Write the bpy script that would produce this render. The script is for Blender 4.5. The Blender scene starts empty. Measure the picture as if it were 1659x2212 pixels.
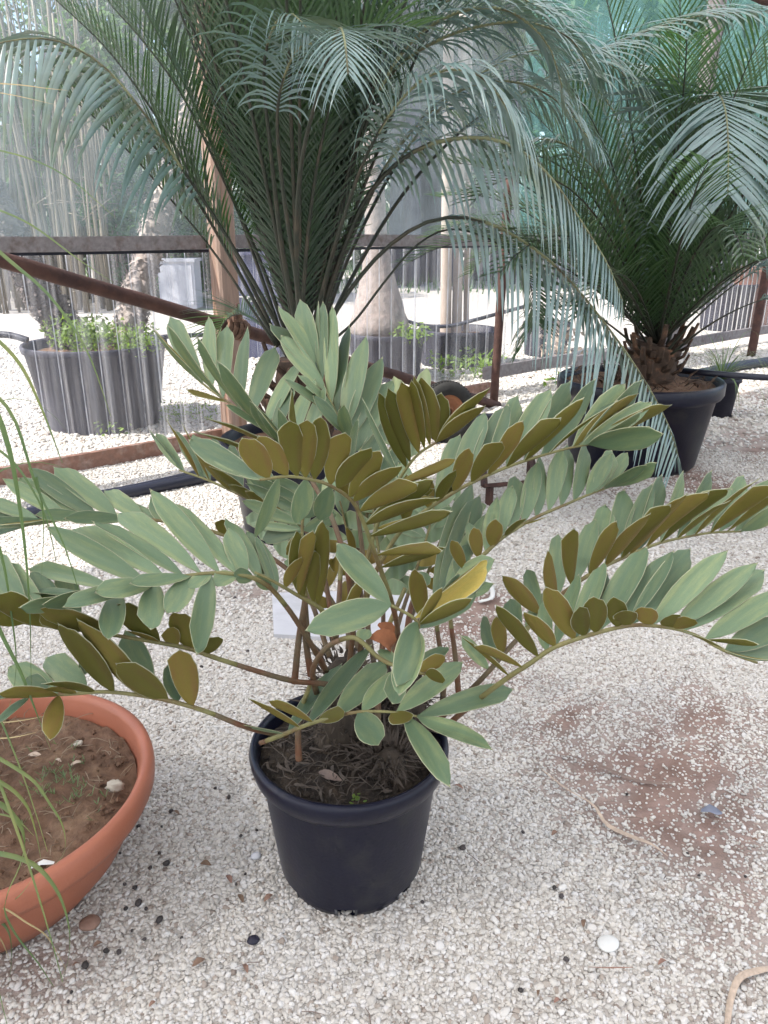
import bpy, math, random
import numpy as np
from mathutils import Matrix, Vector

random.seed(7)
rng = np.random.default_rng(7)
R = math.radians
SC = bpy.context.scene
COL = SC.collection

# ------------------------------------------------------------------ camera, sky, sun, exposure
H, PITCH = 1.28, R(20)
FPX, CX, CY, IW, IH = 1661.6, 829.5, 1106.0, 1659.0, 2212.0
cam_d = bpy.data.cameras.new('camera')
cam = bpy.data.objects.new('camera', cam_d)
COL.objects.link(cam)
cam.location = (0, 0, H)
cam.rotation_euler = (math.pi / 2 - PITCH, 0, 0)
cam_d.sensor_fit = 'VERTICAL'
cam_d.sensor_height = 36.0
cam_d.lens = FPX / IH * 36.0
cam_d.clip_start = 0.02
cam_d.clip_end = 2000
SC.camera = cam

SUN_AZ_DIR = np.array([-0.90, -0.28])      # horizontal direction towards the sun
SUN_EL = R(48)
world = bpy.data.worlds.new('World')
SC.world = world
world.use_nodes = True
wn = world.node_tree
sky = wn.nodes.new('ShaderNodeTexSky')
sky.sky_type = 'NISHITA'
sky.sun_disc = False
sky.sun_elevation = SUN_EL
sky.sun_rotation = math.atan2(SUN_AZ_DIR[0], SUN_AZ_DIR[1])
sky.dust_density = 2.0
wn.nodes['Background'].inputs[1].default_value = 0.15
wn.links.new(sky.outputs[0], wn.nodes['Background'].inputs[0])
sun_d = bpy.data.lights.new('sun', 'SUN')
sun_d.energy = 4.5
sun_d.angle = R(0.53)
sun_d.color = (1.0, 0.95, 0.88)
sun = bpy.data.objects.new('sun', sun_d)
COL.objects.link(sun)
_sd = Vector((SUN_AZ_DIR[0] * math.cos(SUN_EL), SUN_AZ_DIR[1] * math.cos(SUN_EL), math.sin(SUN_EL) * np.hypot(*SUN_AZ_DIR)))
sun.rotation_euler = _sd.to_track_quat('Z', 'Y').to_euler()
sun.location = (-6, -3, 9)
SC.view_settings.view_transform = 'Standard'
SC.view_settings.look = 'None'
SC.view_settings.gamma = 1.0
SC.view_settings.use_curve_mapping = False
SC.view_settings.exposure = 1.22
SC.render.engine = 'CYCLES'
SC.cycles.use_denoising = True
SC.cycles.use_adaptive_sampling = True
SC.cycles.adaptive_threshold = 0.025
SC.cycles.max_bounces = 6
SC.cycles.diffuse_bounces = 3
SC.cycles.glossy_bounces = 2
SC.cycles.transmission_bounces = 4
SC.cycles.transparent_max_bounces = 14
SC.cycles.sample_clamp_indirect = 6.0
SC.cycles.caustics_reflective = False
SC.cycles.caustics_refractive = False

# ------------------------------------------------------------------ projection helpers (photo 1659 wide)
_f = np.array([0, math.cos(PITCH), -math.sin(PITCH)])
_u = np.array([0, math.sin(PITCH), math.cos(PITCH)])
CAM = np.array([0, 0, H])


def ray(x, y):
    return _f + (x - CX) / FPX * np.array([1.0, 0, 0]) - (y - CY) / FPX * _u


def at(x, y, Y):
    d = ray(x, y)
    return CAM + d * (Y / d[1])


def gnd(x, y, z=0.0):
    d = ray(x, y)
    return CAM + d * ((z - H) / d[2])


def px(p):
    q = np.asarray(p, float) - CAM
    d = q @ _f
    return CX + FPX * q[0] / d, CY - FPX * (q @ _u) / d


def nrm(v):
    v = np.asarray(v, float)
    return v / (np.linalg.norm(v) + 1e-12)


# ------------------------------------------------------------------ materials
MATS = {}


def material(name, col, rough=0.6, var=0.15, scale=20.0, bump=0.0, bscale=60.0, spec=0.4, metal=0.0,
             obvar=0.0, col2=None, c2scale=6.0, c2amt=0.5, stretch=(1, 1, 1), sheen=0.0, transl=None, rvar=0.0):
    m = bpy.data.materials.new(name)
    m.use_nodes = True
    nt = m.node_tree
    N, Lk = nt.nodes, nt.links
    b = N['Principled BSDF']
    b.inputs['Roughness'].default_value = rough
    b.inputs['Metallic'].default_value = metal
    b.inputs['Specular IOR Level'].default_value = spec
    if sheen:
        b.inputs['Sheen Weight'].default_value = sheen
    tc = N.new('ShaderNodeTexCoord')
    mp = N.new('ShaderNodeMapping')
    mp.inputs['Scale'].default_value = stretch
    Lk.new(tc.outputs['Object'], mp.inputs[0])
    nz = N.new('ShaderNodeTexNoise')
    nz.inputs['Scale'].default_value = scale
    nz.inputs['Detail'].default_value = 5
    Lk.new(mp.outputs[0], nz.inputs[0])
    mr = N.new('ShaderNodeMapRange')
    mr.inputs[1].default_value = 0.25
    mr.inputs[2].default_value = 0.75
    mr.inputs[3].default_value = 1 - var
    mr.inputs[4].default_value = 1 + var
    Lk.new(nz.outputs[0], mr.inputs[0])
    last = None
    rgb = N.new('ShaderNodeRGB')
    rgb.outputs[0].default_value = (*col, 1)
    last = rgb.outputs[0]
    if col2 is not None:
        n2 = N.new('ShaderNodeTexNoise')
        n2.inputs['Scale'].default_value = c2scale
        n2.inputs['Detail'].default_value = 6
        n2.inputs['Roughness'].default_value = 0.65
        Lk.new(mp.outputs[0], n2.inputs[0])
        m2 = N.new('ShaderNodeMapRange')
        m2.inputs[1].default_value = 0.62 - 0.25 * c2amt
        m2.inputs[2].default_value = 0.72 - 0.15 * c2amt
        Lk.new(n2.outputs[0], m2.inputs[0])
        mx = N.new('ShaderNodeMix')
        mx.data_type = 'RGBA'
        Lk.new(m2.outputs[0], mx.inputs[0])
        Lk.new(last, mx.inputs[6])
        mx.inputs[7].default_value = (*col2, 1)
        last = mx.outputs[2]
    hv = N.new('ShaderNodeHueSaturation')
    Lk.new(last, hv.inputs['Color'])
    Lk.new(mr.outputs[0], hv.inputs['Value'])
    last = hv.outputs[0]
    if obvar:
        oi = N.new('ShaderNodeObjectInfo')
        h2 = N.new('ShaderNodeHueSaturation')
        ma = N.new('ShaderNodeMapRange')
        ma.inputs[3].default_value = 1 - obvar
        ma.inputs[4].default_value = 1 + obvar
        Lk.new(oi.outputs['Random'], ma.inputs[0])
        Lk.new(ma.outputs[0], h2.inputs['Value'])
        mb = N.new('ShaderNodeMath')
        mb.operation = 'MULTIPLY_ADD'
        mb.inputs[1].default_value = -0.10 * obvar
        mb.inputs[2].default_value = 0.5 + 0.05 * obvar
        Lk.new(oi.outputs['Random'], mb.inputs[0])
        Lk.new(mb.outputs[0], h2.inputs['Hue'])
        Lk.new(last, h2.inputs['Color'])
        last = h2.outputs[0]
    Lk.new(last, b.inputs['Base Color'])
    if rvar:
        rr = N.new('ShaderNodeMapRange')
        rr.inputs[3].default_value = max(0, rough - rvar)
        rr.inputs[4].default_value = min(1, rough + rvar)
        Lk.new(nz.outputs[0], rr.inputs[0])
        Lk.new(rr.outputs[0], b.inputs['Roughness'])
    if bump:
        bz = N.new('ShaderNodeTexNoise')
        bz.inputs['Scale'].default_value = bscale
        bz.inputs['Detail'].default_value = 6
        Lk.new(mp.outputs[0], bz.inputs[0])
        bp = N.new('ShaderNodeBump')
        bp.inputs['Strength'].default_value = bump
        bp.inputs['Distance'].default_value = 0.01
        Lk.new(bz.outputs[0], bp.inputs['Height'])
        Lk.new(bp.outputs[0], b.inputs['Normal'])
    if transl is not None:
        tr = N.new('ShaderNodeBsdfTranslucent')
        tr.inputs[0].default_value = (*transl[1], 1)
        ms = N.new('ShaderNodeMixShader')
        ms.inputs[0].default_value = transl[0]
        Lk.new(b.outputs[0], ms.inputs[1])
        Lk.new(tr.outputs[0], ms.inputs[2])
        Lk.new(ms.outputs[0], N['Material Output'].inputs[0])
    MATS[name] = m
    return m


def clear_material(name, haze_col, lo, hi, gloss_rough=0.12, stretch=(7, 7, 0.5), gloss=0.9, back=0.5, weave=0.0):
    """clear or netted sheet: mostly transparent, a dusty scattering share, Fresnel gloss"""
    m = bpy.data.materials.new(name)
    m.use_nodes = True
    nt = m.node_tree
    N, Lk = nt.nodes, nt.links
    N.remove(N['Principled BSDF'])
    tc = N.new('ShaderNodeTexCoord')
    mp = N.new('ShaderNodeMapping')
    mp.inputs['Scale'].default_value = stretch
    Lk.new(tc.outputs['Object'], mp.inputs[0])
    nz = N.new('ShaderNodeTexNoise')
    nz.inputs['Scale'].default_value = 2.2
    nz.inputs['Detail'].default_value = 8
    nz.inputs['Roughness'].default_value = 0.68
    Lk.new(mp.outputs[0], nz.inputs[0])
    mr = N.new('ShaderNodeMapRange')
    mr.inputs[1].default_value = 0.38
    mr.inputs[2].default_value = 0.68
    mr.inputs[3].default_value = lo
    mr.inputs[4].default_value = hi
    Lk.new(nz.outputs[0], mr.inputs[0])
    t = N.new('ShaderNodeBsdfTransparent')
    t.inputs[0].default_value = (0.97, 0.98, 0.98, 1)
    d = N.new('ShaderNodeBsdfDiffuse')
    d.inputs[0].default_value = (*haze_col, 1)
    tl = N.new('ShaderNodeBsdfTranslucent')
    tl.inputs[0].default_value = (*haze_col, 1)
    md = N.new('ShaderNodeMixShader')
    md.inputs[0].default_value = back
    Lk.new(d.outputs[0], md.inputs[1])
    Lk.new(tl.outputs[0], md.inputs[2])
    m1 = N.new('ShaderNodeMixShader')
    Lk.new(mr.outputs[0], m1.inputs[0])
    Lk.new(t.outputs[0], m1.inputs[1])
    Lk.new(md.outputs[0], m1.inputs[2])
    out = m1.outputs[0]
    if gloss:
        g = N.new('ShaderNodeBsdfGlossy')
        g.inputs['Roughness'].default_value = gloss_rough
        fr = N.new('ShaderNodeFresnel')
        fr.inputs[0].default_value = 1.5
        mu = N.new('ShaderNodeMath')
        mu.operation = 'MULTIPLY'
        mu.inputs[1].default_value = gloss
        Lk.new(fr.outputs[0], mu.inputs[0])
        m2 = N.new('ShaderNodeMixShader')
        Lk.new(mu.outputs[0], m2.inputs[0])
        Lk.new(out, m2.inputs[1])
        Lk.new(g.outputs[0], m2.inputs[2])
        out = m2.outputs[0]
    Lk.new(out, N['Material Output'].inputs[0])
    MATS[name] = m
    return m


def leaf_material(name, col, col2, rough, spec, obvar, veins=14.0, transl=None, sheen=0.0, spot=(0.17, 0.20, 0.14)):
    """leaf skin with fine parallel veins along the blade, speckle and blotches"""
    m = material(name, col, rough=rough, var=0.13, scale=26, spec=spec, obvar=obvar, col2=col2, c2scale=1.1, c2amt=0.6,
                 stretch=(3.0, 1.2, 1.0), transl=transl, sheen=sheen, rvar=0.08)
    nt = m.node_tree
    N, Lk = nt.nodes, nt.links
    b = N['Principled BSDF']
    tc = N.new('ShaderNodeTexCoord')
    wv = N.new('ShaderNodeTexWave')
    wv.bands_direction = 'X'
    wv.inputs['Scale'].default_value = veins
    wv.inputs['Distortion'].default_value = 1.2
    wv.inputs['Detail'].default_value = 2
    Lk.new(tc.outputs['Object'], wv.inputs[0])
    src_ = b.inputs['Base Color'].links[0].from_socket
    vr = N.new('ShaderNodeMapRange')
    vr.inputs[3].default_value = 0.88
    vr.inputs[4].default_value = 1.08
    Lk.new(wv.outputs['Fac'], vr.inputs[0])
    hv2 = N.new('ShaderNodeHueSaturation')
    Lk.new(vr.outputs[0], hv2.inputs['Value'])
    Lk.new(src_, hv2.inputs['Color'])
    oi2 = N.new('ShaderNodeObjectInfo')
    sh = N.new('ShaderNodeVectorMath')
    sh.operation = 'MULTIPLY_ADD'
    sh.inputs[1].default_value = (1.0, 2.6, 1.0)
    cb = N.new('ShaderNodeCombineXYZ')
    ml = N.new('ShaderNodeMath')
    ml.operation = 'MULTIPLY'
    ml.inputs[1].default_value = 60.0
    Lk.new(oi2.outputs['Random'], ml.inputs[0])
    Lk.new(ml.outputs[0], cb.inputs[0])
    Lk.new(tc.outputs['Object'], sh.inputs[0])
    Lk.new(cb.outputs[0], sh.inputs[2])
    bl = N.new('ShaderNodeTexNoise')
    bl.inputs['Scale'].default_value = 7.0
    bl.inputs['Detail'].default_value = 6
    bl.inputs['Roughness'].default_value = 0.7
    Lk.new(sh.outputs[0], bl.inputs[0])
    br = N.new('ShaderNodeMapRange')
    br.inputs[1].default_value = 0.64
    br.inputs[2].default_value = 0.74
    br.inputs[4].default_value = 0.75
    Lk.new(bl.outputs[0], br.inputs[0])
    mxb = N.new('ShaderNodeMix')
    mxb.data_type = 'RGBA'
    mxb.inputs[7].default_value = (*spot, 1)
    Lk.new(br.outputs[0], mxb.inputs[0])
    Lk.new(hv2.outputs[0], mxb.inputs[6])
    Lk.new(mxb.outputs[2], b.inputs['Base Color'])
    bp = N.new('ShaderNodeBump')
    bp.inputs['Strength'].default_value = 0.22
    bp.inputs['Distance'].default_value = 0.02
    Lk.new(wv.outputs['Fac'], bp.inputs['Height'])
    Lk.new(bp.outputs[0], b.inputs['Normal'])
    return m


M_UP = leaf_material('leaflet_upper', (0.120, 0.188, 0.104), (0.200, 0.250, 0.118), 0.40, 0.5, 0.42, sheen=0.04, transl=(0.20, (0.34, 0.48, 0.24)))
M_DN = leaf_material('leaflet_under', (0.172, 0.145, 0.032), (0.178, 0.118, 0.038), 0.55, 0.3, 0.42, transl=(0.32, (0.40, 0.42, 0.04)))
M_EDGE = material('leaflet_margin', (0.34, 0.35, 0.22), 0.6, 0.1)
M_YEL_UP = leaf_material('yellow_leaflet', (0.55, 0.42, 0.10), (0.42, 0.36, 0.09), 0.5, 0.4, 0.0, transl=(0.2, (0.6, 0.45, 0.08)))
M_RACHIS = material('rachis_green', (0.175, 0.165, 0.065), 0.55, 0.22, 30, bump=0.2, bscale=90, col2=(0.13, 0.085, 0.035), c2scale=14, c2amt=0.6)
M_PETIOLE = material('petiole_brown', (0.115, 0.088, 0.050), 0.6, 0.22, 26, bump=0.25, bscale=90, col2=(0.13, 0.055, 0.028), c2scale=9, c2amt=0.7)
M_DRYLEAF = material('dry_leaf', (0.23, 0.085, 0.035), 0.7, 0.25, 30, bump=0.3)
M_CAUDEX = material('caudex', (0.050, 0.038, 0.028), 0.9, 0.4, 40, bump=0.9, bscale=45, stretch=(1, 1, 0.3))
M_FIBRE = material('root_fibre', (0.075, 0.060, 0.048), 0.85, 0.4, 25, obvar=0.2)
M_POT = material('pot_plastic', (0.0062, 0.0070, 0.0180), 0.34, 0.15, 6, bump=0.06, bscale=150, spec=0.30, col2=(0.020, 0.020, 0.025), c2scale=9, c2amt=0.42, rvar=0.12)
M_POT_OLD = material('pot_plastic_dusty', (0.016, 0.0155, 0.030), 0.6, 0.2, 6, bump=0.05, bscale=80, spec=0.4, col2=(0.030, 0.029, 0.043), c2scale=4, c2amt=0.5)
M_SCUFF = material('scuffed_plastic', (0.075, 0.075, 0.082), 0.6, 0.3, 60)
M_SOIL = material('potting_soil', (0.030, 0.024, 0.019), 0.95, 0.45, 60, bump=1.0, bscale=70, col2=(0.055, 0.040, 0.028), c2scale=25, c2amt=0.6)
M_BSOIL = material('bowl_soil', (0.125, 0.072, 0.045), 0.95, 0.28, 45, bump=0.8, bscale=60, col2=(0.19, 0.12, 0.075), c2scale=9, c2amt=0.5)
M_TERRA = material('terracotta_plastic', (0.34, 0.120, 0.070), 0.5, 0.10, 7, bump=0.06, bscale=200, spec=0.4, col2=(0.33, 0.115, 0.065), c2scale=5, c2amt=0.5, rvar=0.1)
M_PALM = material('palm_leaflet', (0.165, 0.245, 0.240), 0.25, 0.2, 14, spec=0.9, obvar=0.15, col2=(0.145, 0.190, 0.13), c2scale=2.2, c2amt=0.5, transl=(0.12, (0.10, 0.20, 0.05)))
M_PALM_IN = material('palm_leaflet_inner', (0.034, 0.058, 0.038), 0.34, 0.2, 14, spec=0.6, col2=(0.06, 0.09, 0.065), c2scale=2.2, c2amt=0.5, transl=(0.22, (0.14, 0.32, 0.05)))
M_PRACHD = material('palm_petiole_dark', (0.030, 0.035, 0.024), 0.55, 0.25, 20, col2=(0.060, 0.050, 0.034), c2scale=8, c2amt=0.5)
M_PRACH = material('palm_rachis', (0.20, 0.21, 0.11), 0.5, 0.2, 20, col2=(0.085, 0.075, 0.045), c2scale=8, c2amt=0.6)
M_PBASE = material('palm_stub', (0.062, 0.040, 0.028), 0.9, 0.35, 30, bump=0.8, bscale=30, col2=(0.16, 0.085, 0.05), c2scale=14, c2amt=0.4)
M_WOOD = material('post_wood', (0.26, 0.185, 0.150), 0.7, 0.2, 9, bump=0.35, bscale=25, stretch=(6, 6, 0.6), col2=(0.22, 0.125, 0.085), c2scale=3, c2amt=0.5)
M_GREYWOOD = material('weathered_wood', (0.19, 0.175, 0.18), 0.8, 0.25, 9, bump=0.4, bscale=20, stretch=(4, 4, 4), col2=(0.14, 0.115, 0.11), c2scale=4, c2amt=0.5)
M_BOARD = material('board_wood', (0.21, 0.115, 0.085), 0.75, 0.25, 9, bump=0.4, bscale=20, stretch=(4, 4, 4), col2=(0.27, 0.19, 0.16), c2scale=3, c2amt=0.5)
M_RUST = material('rusty_steel', (0.075, 0.036, 0.028), 0.72, 0.3, 16, bump=0.35, bscale=70, spec=0.35, col2=(0.042, 0.021, 0.019), c2scale=7, c2amt=0.6)
M_RUSTL = material('rusty_clamp', (0.16, 0.095, 0.065), 0.85, 0.4, 40, bump=0.8, bscale=80, col2=(0.06, 0.03, 0.02), c2scale=18, c2amt=0.6)
M_SHEET = clear_material('clear_corrugated', (0.85, 0.86, 0.92), 0.04, 0.27, gloss_rough=0.16, stretch=(9, 9, 0.25), gloss=0.8, back=0.6)
M_RIDGE = clear_material('ridge_highlight', (0.88, 0.89, 0.93), 0.22, 0.8, gloss_rough=0.25, stretch=(5, 5, 1.1), gloss=0.8, back=0.8)  # whiter strips on the crests: bright highlight lines put into the colour
M_FILM = clear_material('clear_film', (0.72, 0.85, 0.90), 0.10, 0.27, gloss_rough=0.2, stretch=(1.0, 1.0, 0.5), gloss=0.4, back=0.5)
M_NET = clear_material('teal_net', (0.32, 0.64, 0.62), 0.22, 0.44, gloss=0.0, stretch=(2, 2, 1.0), back=0.6)
M_HOSE = material('hose_plastic', (0.014, 0.016, 0.030), 0.45, 0.15, 12, spec=0.5)
M_TYRE = material('tyre_rubber', (0.028, 0.027, 0.026), 0.8, 0.25, 20, bump=0.2)
M_ORIM = material('orange_rim', (0.30, 0.125, 0.06), 0.5, 0.2, 10, col2=(0.25, 0.10, 0.05), c2scale=9, c2amt=0.4)
M_SLAB = material('white_slab', (0.52, 0.52, 0.55), 0.5, 0.08, 8, bump=0.1, col2=(0.43, 0.43, 0.45), c2scale=6, c2amt=0.5)
M_WHITE = material('white_plastic', (0.60, 0.60, 0.58), 0.5, 0.05)
M_STONE = material('pale_stone', (0.40, 0.36, 0.30), 0.9, 0.2, 25, bump=0.5)
M_DARKST = material('dark_pebble', (0.050, 0.043, 0.042), 0.8, 0.3, 30, bump=0.4, obvar=0.3)
M_BROWNST = material('brown_chip', (0.20, 0.125, 0.090), 0.85, 0.3, 30, bump=0.4, obvar=0.3)
M_STRAW = material('dry_straw', (0.47, 0.37, 0.29), 0.7, 0.18, 14, bump=0.3, stretch=(8, 8, 8))
M_DSTEM = material('bowl_stems', (0.22, 0.165, 0.115), 0.8, 0.35, 20)
M_STRAWD = material('dry_straw_dark', (0.17, 0.125, 0.105), 0.8, 0.3, 14, bump=0.4)
M_BLUE = material('blue_scrap', (0.19, 0.21, 0.27), 0.6, 0.15)
M_GRASS = material('grass_blade', (0.105, 0.165, 0.075), 0.5, 0.2, 5, spec=0.4, col2=(0.21, 0.22, 0.075), c2scale=2.5, c2amt=0.5, transl=(0.2, (0.2, 0.3, 0.05)))
M_GRASSY = material('grass_dry', (0.38, 0.30, 0.15), 0.6, 0.2, 5)
M_WEED = material('weed_leaf', (0.11, 0.18, 0.035), 0.5, 0.3, 3, transl=(0.35, (0.35, 0.55, 0.05)))
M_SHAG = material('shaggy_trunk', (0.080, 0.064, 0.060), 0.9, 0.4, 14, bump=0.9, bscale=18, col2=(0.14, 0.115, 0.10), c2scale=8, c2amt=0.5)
M_SHAGL = material('shaggy_trunk_sunlit', (0.24, 0.20, 0.18), 0.9, 0.4, 14, bump=0.9, bscale=18, col2=(0.38, 0.33, 0.29), c2scale=8, c2amt=0.5)  # lighter copy of the shaggy bark, sunlight put into its colour
M_BOTTLE = material('bottle_trunk', (0.24, 0.205, 0.19), 0.85, 0.25, 18, bump=0.9, bscale=26, col2=(0.27, 0.22, 0.20), c2scale=16, c2amt=0.6)
M_TRUNK = material('tree_trunk', (0.20, 0.19, 0.21), 0.85, 0.3, 5, bump=0.6, bscale=8, stretch=(3, 3, 0.5))
M_TRUNKD = material('dark_tree_trunk', (0.085, 0.080, 0.095), 0.85, 0.3, 5, bump=0.6, bscale=8, stretch=(3, 3, 0.5))
M_POLE = material('pale_pole', (0.36, 0.30, 0.26), 0.8, 0.2, 8, stretch=(3, 3, 0.5), bump=0.3)
M_LEAFA = material('tree_leaf', (0.050, 0.095, 0.028), 0.5, 0.4, 1.3, transl=(0.35, (0.16, 0.30, 0.05)))
M_LEAFB = material('tree_leaf_blue', (0.050, 0.085, 0.050), 0.5, 0.4, 1.3, transl=(0.3, (0.12, 0.24, 0.08)))
M_LEAFC = material('bush_leaf', (0.030, 0.085, 0.030), 0.5, 0.4, 2.0, transl=(0.3, (0.13, 0.30, 0.05)))
M_BAMBOO = material('bamboo_culm', (0.20, 0.17, 0.125), 0.6, 0.35, 1.5, stretch=(1, 1, 0.2), col2=(0.14, 0.13, 0.095), c2scale=1.2, c2amt=0.5)
M_ROOF = clear_material('roof_film', (0.93, 0.93, 0.93), 0.93, 0.93, gloss=0.0, back=0.49)
M_OPOT = material('orange_pot', (0.24, 0.11, 0.075), 0.6, 0.15, 6)
M_NAVY = material('navy_bin', (0.060, 0.065, 0.12), 0.5, 0.15, 6)
M_BOXW = material('white_crate', (0.38, 0.39, 0.43), 0.6, 0.1, 6)

# ------------------------------------------------------------------ mesh collection helpers


class MB:
    def __init__(self):
        self.v, self.f, self.m, self.n = [], [], [], 0

    def add(self, v, f, mi=0):
        v = np.asarray(v, float).reshape(-1, 3)
        o = self.n
        self.v.append(v)
        self.n += len(v)
        for q in f:
            self.f.append([int(i) + o for i in q])
            self.m.append(mi)

    def add_quads(self, v, q, mi=0):
        v = np.asarray(v, float).reshape(-1, 3)
        o = self.n
        self.v.append(v)
        self.n += len(v)
        q = (np.asarray(q) + o).tolist()
        self.f.extend(q)
        self.m.extend([mi] * len(q))

    def box(self, c, s, rotz=0.0, mi=0, tilt=None):
        x, y, z = np.array(s) / 2
        v = np.array([[a, b, cc] for a in (-x, x) for b in (-y, y) for cc in (-z, z)])
        if tilt is not None:
            v = v @ np.array(tilt.to_3x3()).T
        c_, s_ = math.cos(rotz), math.sin(rotz)
        v = v @ np.array([[c_, s_, 0], [-s_, c_, 0], [0, 0, 1]]) + np.array(c)
        self.add(v, [(0, 1, 3, 2), (4, 6, 7, 5), (0, 4, 5, 1), (2, 3, 7, 6), (0, 2, 6, 4), (1, 5, 7, 3)], mi)

    def tube(self, pts, rad, n=8, mi=0, cap=True, squash=1.0):
        P = np.asarray(pts, float)
        k = len(P)
        rad = np.broadcast_to(np.asarray(rad, float), (k,))
        T = np.gradient(P, axis=0)
        T /= np.linalg.norm(T, axis=1)[:, None] + 1e-9
        ref = np.array([0, 0, 1.0]) if abs(T[0][2]) < 0.9 else np.array([0, 1.0, 0])
        u = nrm(np.cross(T[0], ref))
        rings = []
        a = np.linspace(0, 2 * math.pi, n, endpoint=False)
        for i in range(k):
            u = nrm(u - (u @ T[i]) * T[i])
            w = np.cross(T[i], u)
            rings.append(P[i] + rad[i] * (np.cos(a)[:, None] * u + squash * np.sin(a)[:, None] * w))
        V = np.concatenate(rings)
        F = [(i * n + j, i * n + (j + 1) % n, (i + 1) * n + (j + 1) % n, (i + 1) * n + j) for i in range(k - 1) for j in range(n)]
        if cap:
            F.append(tuple(range(n - 1, -1, -1)))
            F.append(tuple(range((k - 1) * n, k * n)))
        self.add(V, F, mi)

    def lathe(self, prof, c=(0, 0, 0), n=64, mi=0, wob=0.0, skip=None, close=False):
        a = np.linspace(0, 2 * math.pi, n, endpoint=False)
        V = []
        for r, z in prof:
            rr = r * (1 + wob * np.sin(3 * a + 0.7) + 0.5 * wob * np.sin(5 * a))
            V.append(np.c_[rr * np.cos(a), rr * np.sin(a), np.full(n, z)])
        V = np.concatenate(V) + np.array(c)
        F = []
        for i in range(len(prof) - 1):
            for j in range(n):
                if skip and skip(i, j):
                    continue
                F.append((i * n + j, i * n + (j + 1) % n, (i + 1) * n + (j + 1) % n, (i + 1) * n + j))
        self.add(V, F, mi)

    def strip(self, pts, widths, wdir, mi=0, fold=0.0, nrmdir=None):
        """ribbon along pts; wdir one vector or one per point; fold lifts both margins"""
        P = np.asarray(pts, float)
        k = len(P)
        W = np.broadcast_to(np.asarray(wdir, float), (k, 3))
        T = np.gradient(P, axis=0)
        Nn = np.cross(T, W)
        Nn /= np.linalg.norm(Nn, axis=1)[:, None] + 1e-9
        w = np.asarray(widths, float)[:, None] / 2
        V = np.concatenate([P - W * w + Nn * w * fold, P, P + W * w + Nn * w * fold])
        q = []
        for i in range(k - 1):
            q.append((i, k + i, k + i + 1, i + 1))
            q.append((k + i, 2 * k + i, 2 * k + i + 1, k + i + 1))
        self.add_quads(V, q, mi)

    def mesh(self, name, mats, smooth=True):
        me = bpy.data.meshes.new(name)
        V = np.concatenate(self.v) if self.v else np.zeros((0, 3))
        me.from_pydata(V.tolist(), [], self.f)
        for m in (mats if isinstance(mats, (list, tuple)) else [mats]):
            me.materials.append(m)
        me.polygons.foreach_set('material_index', np.array(self.m, np.int32))
        me.polygons.foreach_set('use_smooth', np.full(len(self.f), smooth))
        me.update()
        return me

    def build(self, name, mats, parent=None, smooth=True, origin=None):
        """one mesh object; vertices are in world space, shifted to the parent's base (or to origin)"""
        o_ = np.array(parent['_base'] if parent is not None else (origin if origin is not None else (0, 0, 0)), float)
        if origin is not None and parent is None:
            pass
        self.v = [v - o_ for v in self.v]
        ob = bpy.data.objects.new(name, self.mesh(name, mats, smooth))
        COL.objects.link(ob)
        if parent is not None:
            ob.parent = parent
            ob['_base'] = tuple(o_)
        else:
            ob.location = tuple(o_)
            ob['_base'] = tuple(o_)
        return ob


def tag(o, label, cat, group=None, kind=None):
    o['label'] = label
    if cat:
        o['category'] = cat
    if group:
        o['group'] = group
    if kind:
        o['kind'] = kind
    return o


def thing(name, label, cat, loc, group=None):
    o = bpy.data.objects.new(name, None)
    COL.objects.link(o)
    o.empty_display_size = 0.05
    o.location = tuple(float(x) for x in loc)
    o['_base'] = tuple(float(x) for x in loc)
    return tag(o, label, cat, group)


def crom(pts, n):
    """Catmull-Rom through pts, n samples"""
    P = np.asarray(pts, float)
    if len(P) == 2:
        t = np.linspace(0, 1, n)[:, None]
        return P[0] * (1 - t) + P[1] * t
    Q = np.vstack([2 * P[0] - P[1], P, 2 * P[-1] - P[-2]])
    seg = np.linalg.norm(np.diff(P, axis=0), axis=1)
    cum = np.r_[0, np.cumsum(seg)]
    out = []
    for s in np.linspace(0, cum[-1], n):
        i = min(int(np.searchsorted(cum, s, 'right')) - 1, len(seg) - 1)
        t = (s - cum[i]) / (seg[i] + 1e-9)
        p0, p1, p2, p3 = Q[i:i + 4]
        out.append(0.5 * ((2 * p1) + (p2 - p0) * t + (2 * p0 - 5 * p1 + 4 * p2 - p3) * t * t + (3 * p1 - p0 - 3 * p2 + p3) * t ** 3))
    return np.array(out)


def fbm2(x, y, s=1.0, seed=0):
    r = np.random.default_rng(seed)
    v = 0
    a = 1.0
    for k in range(4):
        for _ in range(3):
            th, ph = r.uniform(0, 2 * math.pi, 2)
            v = v + a * np.sin((x * math.cos(th) + y * math.sin(th)) * s * 2 ** k * r.uniform(0.7, 1.3) + ph)
        a *= 0.55
    return v / 4.0


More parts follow.
